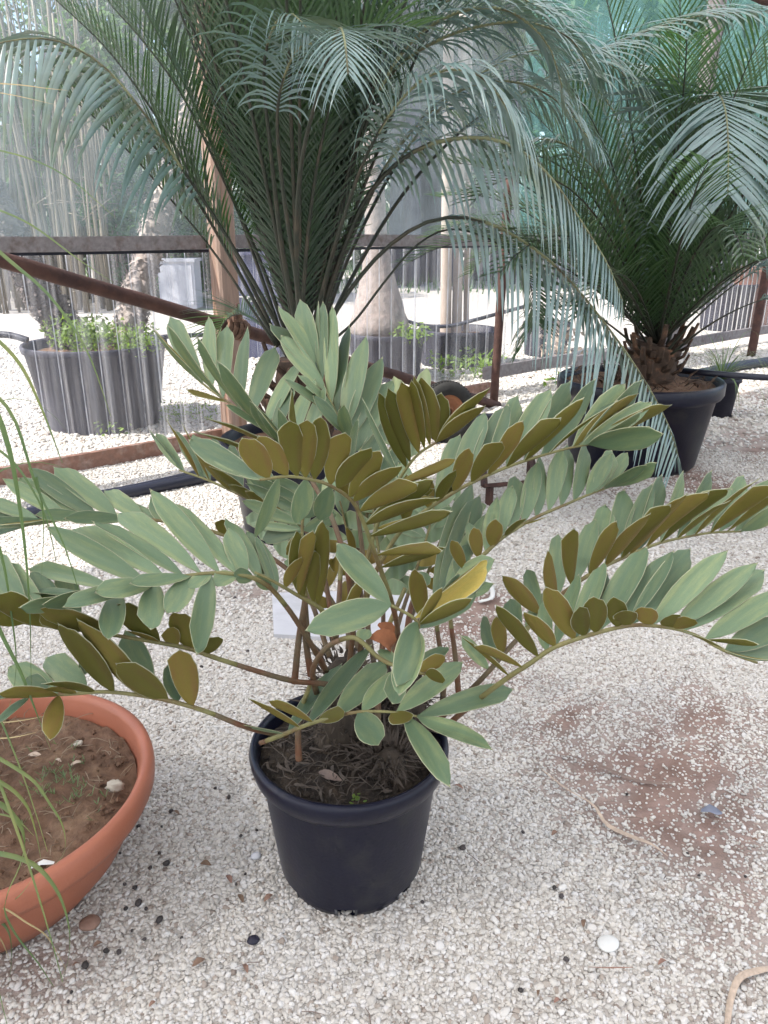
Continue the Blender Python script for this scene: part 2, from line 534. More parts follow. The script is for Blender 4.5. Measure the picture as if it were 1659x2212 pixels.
# ------------------------------------------------------------------ the ground and its gravel
DIRT = [(gnd(1150, 1440), 0.26, 0.62), (gnd(1300, 1600), 0.30, 0.72), (gnd(1520, 1640), 0.38, 0.80), (gnd(1650, 1720), 0.3, 0.7), (gnd(1560, 2020), 0.32, 0.42), (gnd(1640, 1880), 0.26, 0.5), (gnd(1400, 1820), 0.18, 0.4), (gnd(1200, 1700), 0.16, 0.5), (gnd(1420, 1690), 0.28, 0.95), (gnd(1230, 1560), 0.22, 0.75), (gnd(1590, 1590), 0.26, 0.9), (gnd(1080, 1340), 0.24, 0.95),
        (gnd(1010, 1420), 0.16, 0.8), (gnd(1560, 1750), 0.20, 0.6), (gnd(560, 1280), 0.10, 0.7), (gnd(500, 1265), 0.07, 0.6),
        (gnd(1480, 1050), 0.5, 0.75), (gnd(1620, 960), 0.6, 0.6), (gnd(1250, 1480), 0.14, 0.5), (gnd(60, 2100), 0.16, 0.45),
        (gnd(1100, 1800), 0.07, 0.55), (gnd(1590, 860), 0.8, 0.5), (gnd(1640, 2120), 0.2, 0.3)]


def dirt(x, y):
    d = np.zeros_like(x)
    for c, r, a in DIRT:
        d = np.maximum(d, a * np.exp(-(((x - c[0]) ** 2 + (y - c[1]) ** 2) / (1.25 * r) ** 2)))
    n = fbm2(x, y, 9.0, 3) + 0.7 * fbm2(x, y, 34.0, 5)
    return np.clip((d * (1 + 0.55 * n) - 0.10) * 1.15, 0, 0.97)


def ground_z(x, y):
    near = np.exp(-((x / 9) ** 2 + ((y - 3) / 9) ** 2))
    return 0.010 * fbm2(x, y, 2.3, 11) * near


def axis_lines(lo, hi, step, far):
    a = [np.arange(lo, hi, step)]
    up, dn, s = hi, lo, step
    U, D = [], []
    while up < far:
        U.append(up)
        D.append(dn - s)
        s *= 1.35
        up += s
        dn -= s
    return np.unique(np.round(np.concatenate([a[0], U, D]), 4))


gx = axis_lines(-2.6, 3.0, 0.035, 300)
gy = axis_lines(0.5, 6.5, 0.035, 300)
X, Y = np.meshgrid(gx, gy)
Z = ground_z(X, Y)
V = np.c_[X.ravel(), Y.ravel(), Z.ravel()]
nx, ny = len(gx), len(gy)
ii, jj = np.meshgrid(np.arange(nx - 1), np.arange(ny - 1))
i0 = (jj * nx + ii).ravel()
g = MB()
g.add_quads(V, np.c_[i0, i0 + 1, i0 + 1 + nx, i0 + nx])
M_GROUND = material('ground', (0.43, 0.40, 0.365), 0.95, 0.2, 40, bump=0.7, bscale=120)
nt = M_GROUND.node_tree
at_ = nt.nodes.new('ShaderNodeAttribute')
at_.attribute_name = 'soil'
mx = nt.nodes.new('ShaderNodeMix')
mx.data_type = 'RGBA'
src = nt.nodes['Principled BSDF'].inputs['Base Color'].links[0].from_socket
nt.links.new(at_.outputs['Fac'], mx.inputs[0])
nt.links.new(src, mx.inputs[6])
nso = nt.nodes.new('ShaderNodeTexNoise')
nso.inputs['Scale'].default_value = 14
nso.inputs['Detail'].default_value = 8
rmp = nt.nodes.new('ShaderNodeValToRGB')
rmp.color_ramp.elements[0].color = (0.15, 0.092, 0.072, 1)
rmp.color_ramp.elements[1].color = (0.28, 0.19, 0.16, 1)
rmp.color_ramp.elements[0].position = 0.3
rmp.color_ramp.elements[1].position = 0.7
tcg = nt.nodes.new('ShaderNodeTexCoord')
nt.links.new(tcg.outputs['Object'], nso.inputs[0])
nt.links.new(nso.outputs[0], rmp.inputs[0])
nt.links.new(rmp.outputs[0], mx.inputs[7])
nt.links.new(mx.outputs[2], nt.nodes['Principled BSDF'].inputs['Base Color'])
ground = g.build('ground', M_GROUND)
ground['kind'] = 'structure'
ground['label'] = 'pale gravel yard floor with reddish soil showing through'
at2 = ground.data.attributes.new('soil', 'FLOAT', 'POINT')
at2.data.foreach_set('value', dirt(V[:, 0], V[:, 1]).astype(np.float32))

# gravel points: real pebbles over the part of the yard that can be seen from around here


def scatter(n, ylo, yhi, smin, smax, spread=0.62, seed=0, keep=1.0):
    r = np.random.default_rng(seed)
    y = np.sqrt(r.uniform(ylo ** 2, yhi ** 2, n))
    x = r.uniform(-1, 1, n) * (spread * y + 0.25)
    s = r.uniform(smin, smax, n) * np.clip(r.lognormal(-0.06, 0.24, n), 0.55, 1.9)
    d = dirt(x, y)
    ok = r.uniform(0, 1, n) > d * 0.88
    s = s * (1 - 0.35 * d * r.uniform(0.3, 1.4, n))
    return x[ok], y[ok], s[ok]


parts_ = [scatter(175000, 0.72, 2.4, 0.0036, 0.0053, seed=1), scatter(135000, 2.4, 4.6, 0.0055, 0.0074, seed=2), scatter(70000, 4.6, 9.5, 0.011, 0.015, 0.6, seed=3)]
PXs = np.concatenate([p[0] for p in parts_])
PYs = np.concatenate([p[1] for p in parts_])
PSs = np.concatenate([p[2] for p in parts_])
npb = len(PXs)
PZs = ground_z(PXs, PYs) + PSs * rng.uniform(-0.15, 0.35, npb)
gm = bpy.data.meshes.new('gravel')
gm.from_pydata(np.c_[PXs, PYs, PZs].tolist(), [], [])
for nm, arr in (('rot', np.c_[rng.uniform(-0.5, 0.5, npb), rng.uniform(-0.5, 0.5, npb), rng.uniform(0, 6.28, npb)]),
                ('scl', PSs[:, None] * np.c_[rng.uniform(0.8, 1.35, npb), rng.uniform(0.7, 1.0, npb), rng.uniform(0.45, 0.8, npb)])):
    a_ = gm.attributes.new(nm, 'FLOAT_VECTOR', 'POINT')
    a_.data.foreach_set('vector', arr.astype(np.float32).ravel())
gravel = bpy.data.objects.new('gravel', gm)
COL.objects.link(gravel)
tag(gravel, 'loose white and cream limestone gravel covering the yard', 'gravel', kind='stuff')

M_PEB = bpy.data.materials.new('gravel_pebble')
M_PEB.use_nodes = True
nt = M_PEB.node_tree
oi = nt.nodes.new('ShaderNodeObjectInfo')
cr = nt.nodes.new('ShaderNodeValToRGB')
e = cr.color_ramp.elements
e[0].position, e[0].color = 0.0, (0.20, 0.165, 0.14, 1)
e[1].position, e[1].color = 1.0, (0.61, 0.59, 0.56, 1)
for p_, c_ in ((0.02, (0.32, 0.27, 0.23)), (0.08, (0.42, 0.39, 0.35)), (0.35, (0.51, 0.485, 0.45)), (0.6, (0.54, 0.505, 0.455)), (0.8, (0.56, 0.54, 0.52))):
    q_ = cr.color_ramp.elements.new(p_)
    q_.color = (*c_, 1)
nt.links.new(oi.outputs['Random'], cr.inputs[0])
nt.links.new(cr.outputs[0], nt.nodes['Principled BSDF'].inputs['Base Color'])
nt.nodes['Principled BSDF'].inputs['Roughness'].default_value = 0.85
nt.nodes['Principled BSDF'].inputs['Specular IOR Level'].default_value = 0.25

ng = bpy.data.node_groups.new('gravel_nodes', 'GeometryNodeTree')
ng.interface.new_socket('Geometry', in_out='INPUT', socket_type='NodeSocketGeometry')
ng.interface.new_socket('Geometry', in_out='OUTPUT', socket_type='NodeSocketGeometry')
gi, go = ng.nodes.new('NodeGroupInput'), ng.nodes.new('NodeGroupOutput')
gti = ng.nodes.new('GeometryNodeGeometryToInstance')
for k in range(7):
    ic = ng.nodes.new('GeometryNodeMeshIcoSphere')
    ic.inputs['Radius'].default_value = 1.0
    ic.inputs['Subdivisions'].default_value = 2
    sp = ng.nodes.new('GeometryNodeSetPosition')
    po = ng.nodes.new('GeometryNodeInputPosition')
    va = ng.nodes.new('ShaderNodeVectorMath')
    va.operation = 'ADD'
    va.inputs[1].default_value = (k * 7.3, k * 3.1, k * 5.7)
    ntx = ng.nodes.new('ShaderNodeTexNoise')
    ntx.inputs['Scale'].default_value = 1.1
    ntx.inputs['Detail'].default_value = 1
    vs = ng.nodes.new('ShaderNodeVectorMath')
    vs.operation = 'SUBTRACT'
    vs.inputs[1].default_value = (0.5, 0.5, 0.5)
    vm = ng.nodes.new('ShaderNodeVectorMath')
    vm.operation = 'SCALE'
    vm.inputs['Scale'].default_value = 1.5
    ng.links.new(po.outputs[0], va.inputs[0])
    ng.links.new(va.outputs[0], ntx.inputs['Vector'])
    ng.links.new(ntx.outputs['Color'], vs.inputs[0])
    ng.links.new(vs.outputs[0], vm.inputs[0])
    ng.links.new(vm.outputs[0], sp.inputs['Offset'])
    ng.links.new(ic.outputs[0], sp.inputs[0])
    ss = ng.nodes.new('GeometryNodeSetShadeSmooth')
    ng.links.new(sp.outputs[0], ss.inputs[0])
    sm = ng.nodes.new('GeometryNodeSetMaterial')
    sm.inputs['Material'].default_value = M_PEB
    ng.links.new(ss.outputs[0], sm.inputs[0])
    ng.links.new(sm.outputs[0], gti.inputs[0])
iop = ng.nodes.new('GeometryNodeInstanceOnPoints')
iop.inputs['Pick Instance'].default_value = True
ri = ng.nodes.new('FunctionNodeRandomValue')
ri.data_type = 'INT'
ri.inputs[4].default_value = 0
ri.inputs[5].default_value = 6
na1 = ng.nodes.new('GeometryNodeInputNamedAttribute')
na1.data_type = 'FLOAT_VECTOR'
na1.inputs[0].default_value = 'rot'
na2 = ng.nodes.new('GeometryNodeInputNamedAttribute')
na2.data_type = 'FLOAT_VECTOR'
na2.inputs[0].default_value = 'scl'
e2r = ng.nodes.new('FunctionNodeEulerToRotation')
ng.links.new(na1.outputs[0], e2r.inputs[0])
ng.links.new(gi.outputs[0], iop.inputs['Points'])
ng.links.new(gti.outputs[0], iop.inputs['Instance'])
ng.links.new(ri.outputs[2], iop.inputs['Instance Index'])
ng.links.new(e2r.outputs[0], iop.inputs['Rotation'])
ng.links.new(na2.outputs[0], iop.inputs['Scale'])
ng.links.new(iop.outputs[0], go.inputs[0])
mod = gravel.modifiers.new('gravel', 'NODES')
mod.node_group = ng

# ------------------------------------------------------------------ greenhouse fence (straight run going away to the right)
FE = nrm([1, 0.85, 0])
FN = np.array([FE[1], -FE[0], 0])           # towards the inside
FB = np.array([-1.10, 4.815, 0.0])
FANG = math.atan2(FE[1], FE[0])


def fp(s, z=0.0, off=0.0):
    return FB + FE * s + FN * off + np.array([0, 0, z])


def s_at(x, z=0.6, off=0.0):
    lo, hi = -5.0, 12.0
    for _ in range(50):
        m_ = (lo + hi) / 2
        p = fp(m_, z, off)
        q = px(p)[0] if (p - CAM) @ _f > 0.05 else -1e6
        if q < x:
            lo = m_
        else:
            hi = m_
    return lo


S_POST = s_at(474)
S_POST2 = s_at(1487, 2.6)
S_PIPE = s_at(1085, 0.5, 0.12)
fence = thing('greenhouse_fence', 'greenhouse side wall of clear corrugated sheets on wooden rails with teal net above', 'fence', fp(S_POST))


def fbox(name, s0, s1, z0, z1, off, th, mat, wob=0.0):
    b = MB()
    n = max(2, int((s1 - s0) / 0.4) + 1)
    P = []
    for i, s in enumerate(np.linspace(s0, s1, n)):
        dz = wob * math.sin(s * 2.1)
        for zz, oo in ((z0, off), (z0, off + th), (z1, off + th), (z1, off)):
            P.append(fp(s, zz + dz, oo))
    F = []
    for i in range(n - 1):
        for j in range(4):
            F.append((i * 4 + j, i * 4 + (j + 1) % 4, (i + 1) * 4 + (j + 1) % 4, (i + 1) * 4 + j))
    F += [(3, 2, 1, 0), tuple((n - 1) * 4 + k for k in range(4))]
    b.add(P, F)
    return b.build(name, mat, fence, smooth=False)


def fpost(s, w, h, lean=0.0, mat=M_WOOD):
    b = MB()
    k = 9
    cs = [(-1, -0.8), (-0.8, -1), (0.8, -1), (1, -0.8), (1, 0.8), (0.8, 1), (-0.8, 1), (-1, 0.8)]
    P, F = [], []
    for i in range(k):
        z = h * i / (k - 1)
        for a, c in cs:
            P.append(fp(s + a * w / 2 + lean * z, z - 0.02, 0.06 + w / 2 + c * w / 2))
    for i in range(k - 1):
        for j in range(8):
            F.append((i * 8 + j, i * 8 + (j + 1) % 8, (i + 1) * 8 + (j + 1) % 8, (i + 1) * 8 + j))
    F.append(tuple(range((k - 1) * 8, k * 8)))
    b.add(P, F)
    return b.build('post', mat, fence, smooth=False)


fpost(S_POST, 0.125, 4.0)
fpost(S_POST2, 0.13, 4.0, lean=0.035, mat=M_GREYWOOD)
fbox('top_rail', -4.5, S_POST - 0.07, 1.185, 1.262, 0.012, 0.045, M_GREYWOOD, 0.004)
fbox('top_rail', S_POST + 0.07, 10.5, 1.185, 1.262, 0.012, 0.045, M_GREYWOOD, 0.006)
fbox('net_batten', -4.5, 10.5, 1.166, 1.183, -0.002, 0.03, M_HOSE)
fbox('bottom_board', -4.5, S_POST - 0.02, 0.0, 0.10, 0.035, 0.035, M_BOARD, 0.004)
fbox('bottom_board', s_at(700), S_PIPE - 0.05, -0.01, 0.10, 0.04, 0.05, M_BOARD, 0.003)
fbox('bottom_board', S_PIPE - 0.12, s_at(1230), 0.13, 0.23, 0.03, 0.045, M_GREYWOOD, 0.003)
fbox('bottom_board', s_at(1240), 7.9, 0.10, 0.20, 0.03, 0.045, M_GREYWOOD, 0.003)
fbox('bottom_board', 7.95, 10.5, 0.12, 0.24, 0.03, 0.045, M_GREYWOOD, 0.003)


def sheet(s0, s1, z0, z1, off, pitch, amp, mat, name, ridge=None):
    b = MB()
    n = int((s1 - s0) / pitch * 18) + 1
    S = np.linspace(s0, s1, n)
    ph = (S / pitch) % 1.0
    prof = amp * np.clip(1.35 * np.sin(2 * math.pi * ph), -1, 1)
    zs = np.linspace(z0, z1, 4)
    V = []
    for z in zs:
        V.append(np.array([fp(s, z, off + o) for s, o in zip(S, prof)]))
    V = np.concatenate(V)
    q, q2 = [], []
    for j in range(3):
        for i in range(n - 1):
            pm_ = ((S[i] + S[i + 1]) / 2 / pitch) % 1.0
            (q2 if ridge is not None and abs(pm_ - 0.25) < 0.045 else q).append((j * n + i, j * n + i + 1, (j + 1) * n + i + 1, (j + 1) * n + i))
    b.add_quads(V, q)
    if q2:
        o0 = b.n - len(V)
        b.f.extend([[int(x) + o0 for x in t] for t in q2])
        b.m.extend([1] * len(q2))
    return b.build(name, [mat, ridge] if ridge is not None else mat, fence)


s = -4.5
k = 0
while s < 10.4:
    e_ = min(s + 1.10, 10.5)
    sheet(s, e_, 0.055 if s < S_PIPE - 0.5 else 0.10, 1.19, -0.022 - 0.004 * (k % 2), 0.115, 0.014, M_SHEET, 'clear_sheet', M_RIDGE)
    s += 1.04
    k += 1
s_mid = s_at(1130, 1.8)
sheet(-4.5, s_mid, 1.24, 4.0, -0.006, 1.4, 0.01, M_FILM, 'clear_film')
sheet(s_mid - 0.05, 10.5, 1.24, 4.2, -0.016, 0.9, 0.012, M_NET, 'shade_net')

# roof of translucent film above the yard (out of view): it is what makes the light in here soft
rb = MB()
r0, r1 = fp(-14, 4.05, 0.0), fp(10.5, 4.05, 0.0)
rb.add([r0, r1, r1 + FN * 16, r0 + FN * 16], [(0, 1, 2, 3)])
roof = rb.build('roof', M_ROOF, smooth=False)
roof['kind'] = 'structure'
roof['label'] = 'milky translucent film roof over the greenhouse yard'


# ------------------------------------------------------------------ rusty pipes
def noisy_tube(a, b_, r, n=26, amp=0.004, seed=0, mat=M_RUST, name='pipe', parent=None, nseg=14):
    r_ = np.random.default_rng(seed)
    P = crom([a, b_], n)
    P = P + r_.normal(0, amp * 0.25, P.shape)
    b = MB()
    b.tube(P, r * (1 + r_.normal(0, 0.012, n)), nseg)
    return b.build(name, mat, parent)


pa, pb = at(-90, 533, 3.30), at(1075, 876, 5.98)
brace = thing('brace_pipe', 'long rusty steel brace pipe sloping down along the clear sheet wall', 'pipe', pb)
noisy_tube(pa, pb, 0.035, 40, seed=3, parent=brace)
dirp = nrm(pb - pa)
cpos = pa + dirp * np.dot(at(438, 684, 4.45) - pa, dirp)
cl = MB()
for k, (o_, rr) in enumerate(((-0.045, 0.052), (-0.015, 0.060), (0.02, 0.056), (0.05, 0.060), (0.075, 0.05))):
    cl.tube([cpos + dirp * (o_ - 0.013), cpos + dirp * (o_ + 0.013)], rr, 12)
cl.box(cpos + np.array([0.03, -0.03, 0.06]), (0.05, 0.05, 0.05), 0.5)
clamp = cl.build('clamp', M_RUSTL, brace, smooth=False)
bo = MB()
bo.tube([cpos + np.array([0.0, -0.05, -0.02]), cpos + np.array([-0.03, -0.06, -0.14])], 0.012, 8)
bo2 = MB()
bo2.tube([cpos + np.array([0.03, -0.05, 0.05]), cpos + np.array([0.045, -0.05, 0.13])], 0.011, 8)
bo.tube([cpos + np.array([-0.03, -0.06, -0.125]), cpos + np.array([-0.033, -0.06, -0.145])], 0.02, 6)
bo.build('bolt', M_RUST, clamp, smooth=False)
bo2.build('bolt', M_RUST, clamp, smooth=False)
vp = thing('upright_pipe', 'upright rusty steel pipe standing where the brace pipe meets the ground', 'pipe', gnd(1066, 876))
vb = gnd(1066, 876)
noisy_tube(vb + [0, 0, -0.02], at(1100, 385, vb[1] + 0.05), 0.033, 30, seed=5, parent=vp, name='tube')
vp2 = thing('upright_pipe', 'rusty upright pipe beside the orange pot beyond the clear sheets', 'pipe', gnd(1622, 770))
vb = gnd(1622, 770)
noisy_tube(vb + [0, 0, -0.02], at(1668, 520, vb[1]), 0.045, 20, seed=6, parent=vp2, name='tube')
tp = MB()
tp.tube(crom([at(1600, -25, 5.2), at(1720, 30, 5.0)], 6), 0.03, 10)
tag(tp.build('roof_pipe', M_RUST, origin=at(1660, 0, 5.1)), 'dark steel roof pipe crossing in front of the teal net', 'pipe')

# ------------------------------------------------------------------ zamia (main potted plant)
PC = np.array([-0.07, 1.30, 0.0])
pot = thing('nursery_pot', 'glossy black plastic nursery pot with rolled rim and drain slots holding the broad-leaved cycad', 'plant pot', PC)
prof = [(0.118, 0.004), (0.137, 0.0), (0.140, 0.012), (0.1445, 0.046), (0.147, 0.07), (0.153, 0.13), (0.162, 0.20), (0.168, 0.245), (0.170, 0.262),
        (0.186, 0.266), (0.194, 0.276), (0.199, 0.295), (0.2005, 0.308), (0.198, 0.316), (0.192, 0.320), (0.186, 0.317), (0.183, 0.308),
        (0.180, 0.28), (0.165, 0.15), (0.150, 0.03)]
NP_ = 120


def pot_holes(i, j):
    a = (j + 0.5) / NP_ * 360
    return i in (1, 2) and min(abs((a - h + 180) % 360 - 180) for h in (268, 322, 214, 28, 88, 148)) < 7.6


pm = MB()
pm.lathe(prof, PC, NP_, skip=pot_holes)
pm.build('pot_wall', M_POT, pot)
for h in (268, 322, 214):
    pl = MB()                    # worn lips round the drain slots
    a0 = R(h)
    P = []
    for da, z in ((-8, 0.006), (-8, 0.042), (-4, 0.049), (4, 0.049), (8, 0.042), (8, 0.006)):
        rr = 0.1375 + z * 0.17 + 0.001
        P.append(PC + [rr * math.cos(a0 + R(da)), rr * math.sin(a0 + R(da)), z])
    pl.tube(crom(P, 16), 0.0028, 6)
    pl.build('slot_lip', M_SCUFF, pot)


def soil_disc(c, r, z, amp, mat, parent, name='soil', seed=0, mound=0.0, n=60, freq=30):
    b = MB()
    rr = np.linspace(0, r, 34)
    a = np.linspace(0, 2 * math.pi, n, endpoint=False)
    V = [[c[0], c[1], z + mound]]
    for q in rr[1:]:
        x, y = c[0] + q * np.cos(a), c[1] + q * np.sin(a)
        h = amp * fbm2(x, y, freq, seed) + amp * 0.6 * np.random.default_rng(seed + int(q * 1e4)).normal(0, 0.5, n)
        V += np.c_[x, y, z + h + mound * (1 - (q / r) ** 2)].tolist()
    F = [(0, 1 + j, 1 + (j + 1) % n) for j in range(n)]
    for i in range(len(rr) - 2):
        for j in range(n):
            F.append((1 + i * n + j, 1 + (i + 1) * n + j, 1 + (i + 1) * n + (j + 1) % n, 1 + i * n + (j + 1) % n))
    b.add(V, F)
    return b.build(name, mat, parent)


soil_disc(PC, 0.184, 0.282, 0.006, M_SOIL, pot, seed=4, mound=0.02, freq=38)
# inner dark earth seen through the drain slots
ie = MB()
ie.lathe([(0.095, 0.006), (0.098, 0.06), (0.130, 0.12)], PC, 40)
ie.build('earth_core', M_SOIL, pot)


def crumbs(c, r, z, n, smin, smax, mat, parent, name, seed, rmin=0.0):
    b = MB()
    r_ = np.random.default_rng(seed)
    ico = np.array([[0, 0, 1], [.9, 0, .2], [.2, .9, .1], [-.8, .5, .2], [-.7, -.6, .1], [.3, -.9, .2], [0, 0, -1]])
    ft = [(0, 1, 2), (0, 2, 3), (0, 3, 4), (0, 4, 5), (0, 5, 1), (6, 2, 1), (6, 3, 2), (6, 4, 3), (6, 5, 4), (6, 1, 5)]
    for _ in range(n):
        q = math.sqrt(r_.uniform((rmin / r) ** 2, 1)) * r
        a = r_.uniform(0, 6.28)
        s_ = r_.uniform(smin, smax)
        b.add(ico * s_ * r_.uniform(0.6, 1.3, 3) + r_.normal(0, 0.15 * s_, ico.shape) + np.array([c[0] + q * math.cos(a), c[1] + q * math.sin(a), z + s_ * 0.5]), ft)
    o = b.build(name, mat, parent, smooth=False)
    o['kind'] = 'stuff'
    return o


crumbs(PC, 0.172, 0.288, 240, 0.003, 0.009, M_SOIL, pot, 'soil_crumbs', 5)
tw = MB()
for _ in range(330):                          # dead roots and bark shreds on the soil
    a = random.uniform(0, 6.28)
    q = math.sqrt(random.random()) * 0.155
    p = PC + [q * math.cos(a), q * math.sin(a), 0.296 + 0.018 * (1 - q / 0.17)]
    d = random.uniform(0, 6.28)
    ln = random.uniform(0.012, 0.05)
    t_ = np.array([math.cos(d), math.sin(d), random.uniform(-0.1, 0.3)])
    sd = np.array([-math.sin(d), math.cos(d), 0])
    P = [p, p + t_ * ln * 0.5 + sd * random.uniform(-0.3, 0.3) * ln + [0, 0, random.uniform(0, 0.01)], p + t_ * ln + sd * random.uniform(-0.6, 0.6) * ln]
    if random.random() < 0.75:
        tw.tube(crom(P, 5), [0.0011, 0.0013, 0.0012, 0.001, 0.0006], 4)
    else:
        tw.strip(crom(P, 5), np.array([0.002, 0.006, 0.007, 0.005, 0.001]), nrm(sd + [0, 0, 0.4]))
o_ = tw.build('dead_roots', M_FIBRE, pot)
o_['kind'] = 'stuff'
bk = MB()
bk.strip(crom([PC + [-0.055, -0.085, 0.307], PC + [-0.035, -0.10, 0.312], PC + [-0.01, -0.105, 0.304]], 5), np.array([0.004, 0.016, 0.02, 0.014, 0.002]), nrm([0.2, 0.9, 0.35]), fold=0.3)
bk.build('bark_flake', M_STRAWD, pot)
wd = MB()
for _ in range(9):
    p = PC + [0.02 + random.uniform(-0.012, 0.012), -0.155 + random.uniform(-0.01, 0.008), 0.300 + random.uniform(0, 0.012)]
    d = random.uniform(0, 6.28)
    t_ = np.array([math.cos(d), math.sin(d), 0.4]) * 0.008
    wd.strip([p, p + t_ * 0.6, p + t_], np.array([0.002, 0.007, 0.002]), nrm([-math.sin(d), math.cos(d), 0.1]))
wd.build('seedling', M_WEED, pot)

# leaflets: five shared shapes, margin strip in its own pale colour
LX = np.array([-1, -0.945, -0.5, 0, 0.5, 0.945, 1.0]) * 0.5
LYs = np.array([0, 0.025, 0.07, 0.14, 0.25, 0.38, 0.52, 0.66, 0.78, 0.87, 0.93, 0.97, 1.0])


def leaflet_mesh(name, half, bend, cup, sick, tooth, twist, mats, seed):
    r_ = np.random.default_rng(seed)
    hw = np.interp(LYs, [0, 0.03, 0.08, 0.16, 0.3, 0.45, 0.6, 0.72, 0.82, 0.90, 0.955, 1.0], half)
    top, bot = [], []
    th = 0.009
    for i, y in enumerate(LYs):
        jag = np.zeros(7)
        if y > 0.75:
            jag[[0, 1]] = r_.uniform(-tooth, tooth)
            jag[[5, 6]] = r_.uniform(-tooth, tooth)
        ct, st = math.cos(twist * y), math.sin(twist * y)
        for j, x in enumerate(LX):
            xx = x * hw[i] * 0.96 + jag[j] * 0.5 * hw[i]
            zz = cup * (xx ** 2) * 1.2 + bend * y * y
            x2, z2 = xx * ct, zz + xx * st * 0.28
            yy = y - 0.018 * (abs(x) * 2) ** 2 * (y > 0.9)
            top.append((x2 + sick * y * y, yy, z2 + th / 2 * (1 if 0 < j < 6 else 0.35)))
            bot.append((x2 + sick * y * y, yy, z2 - th / 2 * (1 if 0 < j < 6 else 0.35)))
    b = MB()
    n7, m_ = 7, len(LYs)
    b.add(np.array(top + bot), [])
    off = len(top)
    for i in range(m_ - 1):
        for j in range(6):
            mi = 2 if j in (0, 5) or i == m_ - 2 else 0
            b.f.append([i * n7 + j, i * n7 + j + 1, (i + 1) * n7 + j + 1, (i + 1) * n7 + j])
            b.m.append(mi)
            b.f.append([off + i * n7 + j + 1, off + i * n7 + j, off + (i + 1) * n7 + j, off + (i + 1) * n7 + j + 1])
            b.m.append(2 if mi == 2 else 1)
    loop = [i * n7 for i in range(m_)] + [(m_ - 1) * n7 + j for j in range(1, 7)] + [i * n7 + 6 for i in range(m_ - 2, -1, -1)] + [j for j in range(5, 0, -1)]
    for a, c in zip(loop, loop[1:] + loop[:1]):
        b.f.append([a, c, off + c, off + a])
        b.m.append(2)
    return b.mesh(name, mats)


HB = [0.09, 0.12, 0.32, 0.58, 0.84, 0.96, 1.0, 0.97, 0.83, 0.56, 0.29, 0.01]
HN = [0.09, 0.13, 0.34, 0.60, 0.88, 1.0, 0.98, 0.90, 0.73, 0.49, 0.26, 0.01]
HW = [0.10, 0.13, 0.29, 0.54, 0.80, 0.94, 1.0, 1.0, 0.91, 0.68, 0.40, 0.02]
half = lambda h: [x for x in h]
LEAF = []
LEAFY = []
for q, (h_, bend, cup, sick, tooth, twist) in enumerate([(HB, 0.06, 0.14, 0.12, 0.12, 0.4), (HB, -0.06, 0.10, -0.14, 0.14, -0.3), (HN, 0.08, 0.16, 0.22, 0.10, 0.4),
                                                        (HN, -0.05, 0.12, -0.20, 0.10, -0.3), (HW, 0.04, 0.08, 0.10, 0.18, 0.3), (HW, -0.10, 0.14, -0.10, 0.16, 0.5)]):
    LEAF.append(leaflet_mesh('leaflet', h_, bend, cup, sick, tooth, twist, [M_UP, M_DN, M_EDGE], q))
LEAFY.append(leaflet_mesh('leaflet', HB, 0.08, 0.6, 0.05, 0.05, 0.2, [M_YEL_UP, M_DN, M_EDGE], 20))

CROPS = {'A': (380, 720, 2.304), 'B': (500, 1300, 2.183), 'C': (900, 900, 2.074), 'D': (1160, 1160, 2.183), 'E': (0, 1100, 2.304), 'G': (640, 1180, 2.765)}
KD = 1659 / 1920


def cp(c, x, y):
    x0, y0, s_ = CROPS[c]
    return (x0 + x / s_) * KD, (y0 + y / s_) * KD


zam = thing('zamia_plant', 'broad-leaved cycad with thick grey-green leaflets and olive undersides growing in the glossy black pot', 'cycad', PC + [0, 0, 0.30])
ZB = np.array(zam['_base'])


INNER = MB()


def add_leaflet(parent, base, tip, T, W, face, minf=0.35, me=None, join=False):
    a = tip - base
    L = np.linalg.norm(a)
    a = a / L
    w = T - (T @ a) * a
    if np.linalg.norm(w) < 0.25:
        w = np.cross(a, CAM - base)
    w = nrm(w)
    n = np.cross(w, a)
    v = nrm(CAM - (base + tip) / 2)
    vp_ = nrm(v - (v @ a) * a)
    sgn = 1 if face in 'uU' else -1
    if (n @ vp_) * sgn < 0:
        n = -n
    c = n @ vp_
    if abs(c) < minf:
        mperp = n - c * vp_
        mperp = nrm(mperp)
        n = nrm(sgn * minf * vp_ + math.sqrt(1 - minf ** 2) * mperp)
    w = np.cross(a, n)
    me = me if me is not None else LEAF[random.randrange(len(LEAF))]
    if join:
        co = np.empty(len(me.vertices) * 3)
        me.vertices.foreach_get('co', co)
        co = co.reshape(-1, 3)
        V_ = base + co[:, :1] * w * W + co[:, 1:2] * a * L + co[:, 2:] * n * L
        o_ = INNER.n
        INNER.v.append(V_)
        INNER.n += len(V_)
        for pl_ in me.polygons:
            INNER.f.append([i_ + o_ for i_ in pl_.vertices])
            INNER.m.append(pl_.material_index)
        return None
    ob = bpy.data.objects.new('leaflet', me)
    COL.objects.link(ob)
    ob.parent = parent
    b_ = base - ZB
    ob.matrix_local = Matrix(((w[0] * W, a[0] * L, n[0] * L, b_[0]), (w[1] * W, a[1] * L, n[1] * L, b_[1]), (w[2] * W, a[2] * L, n[2] * L, b_[2]), (0, 0, 0, 1)))
    return ob


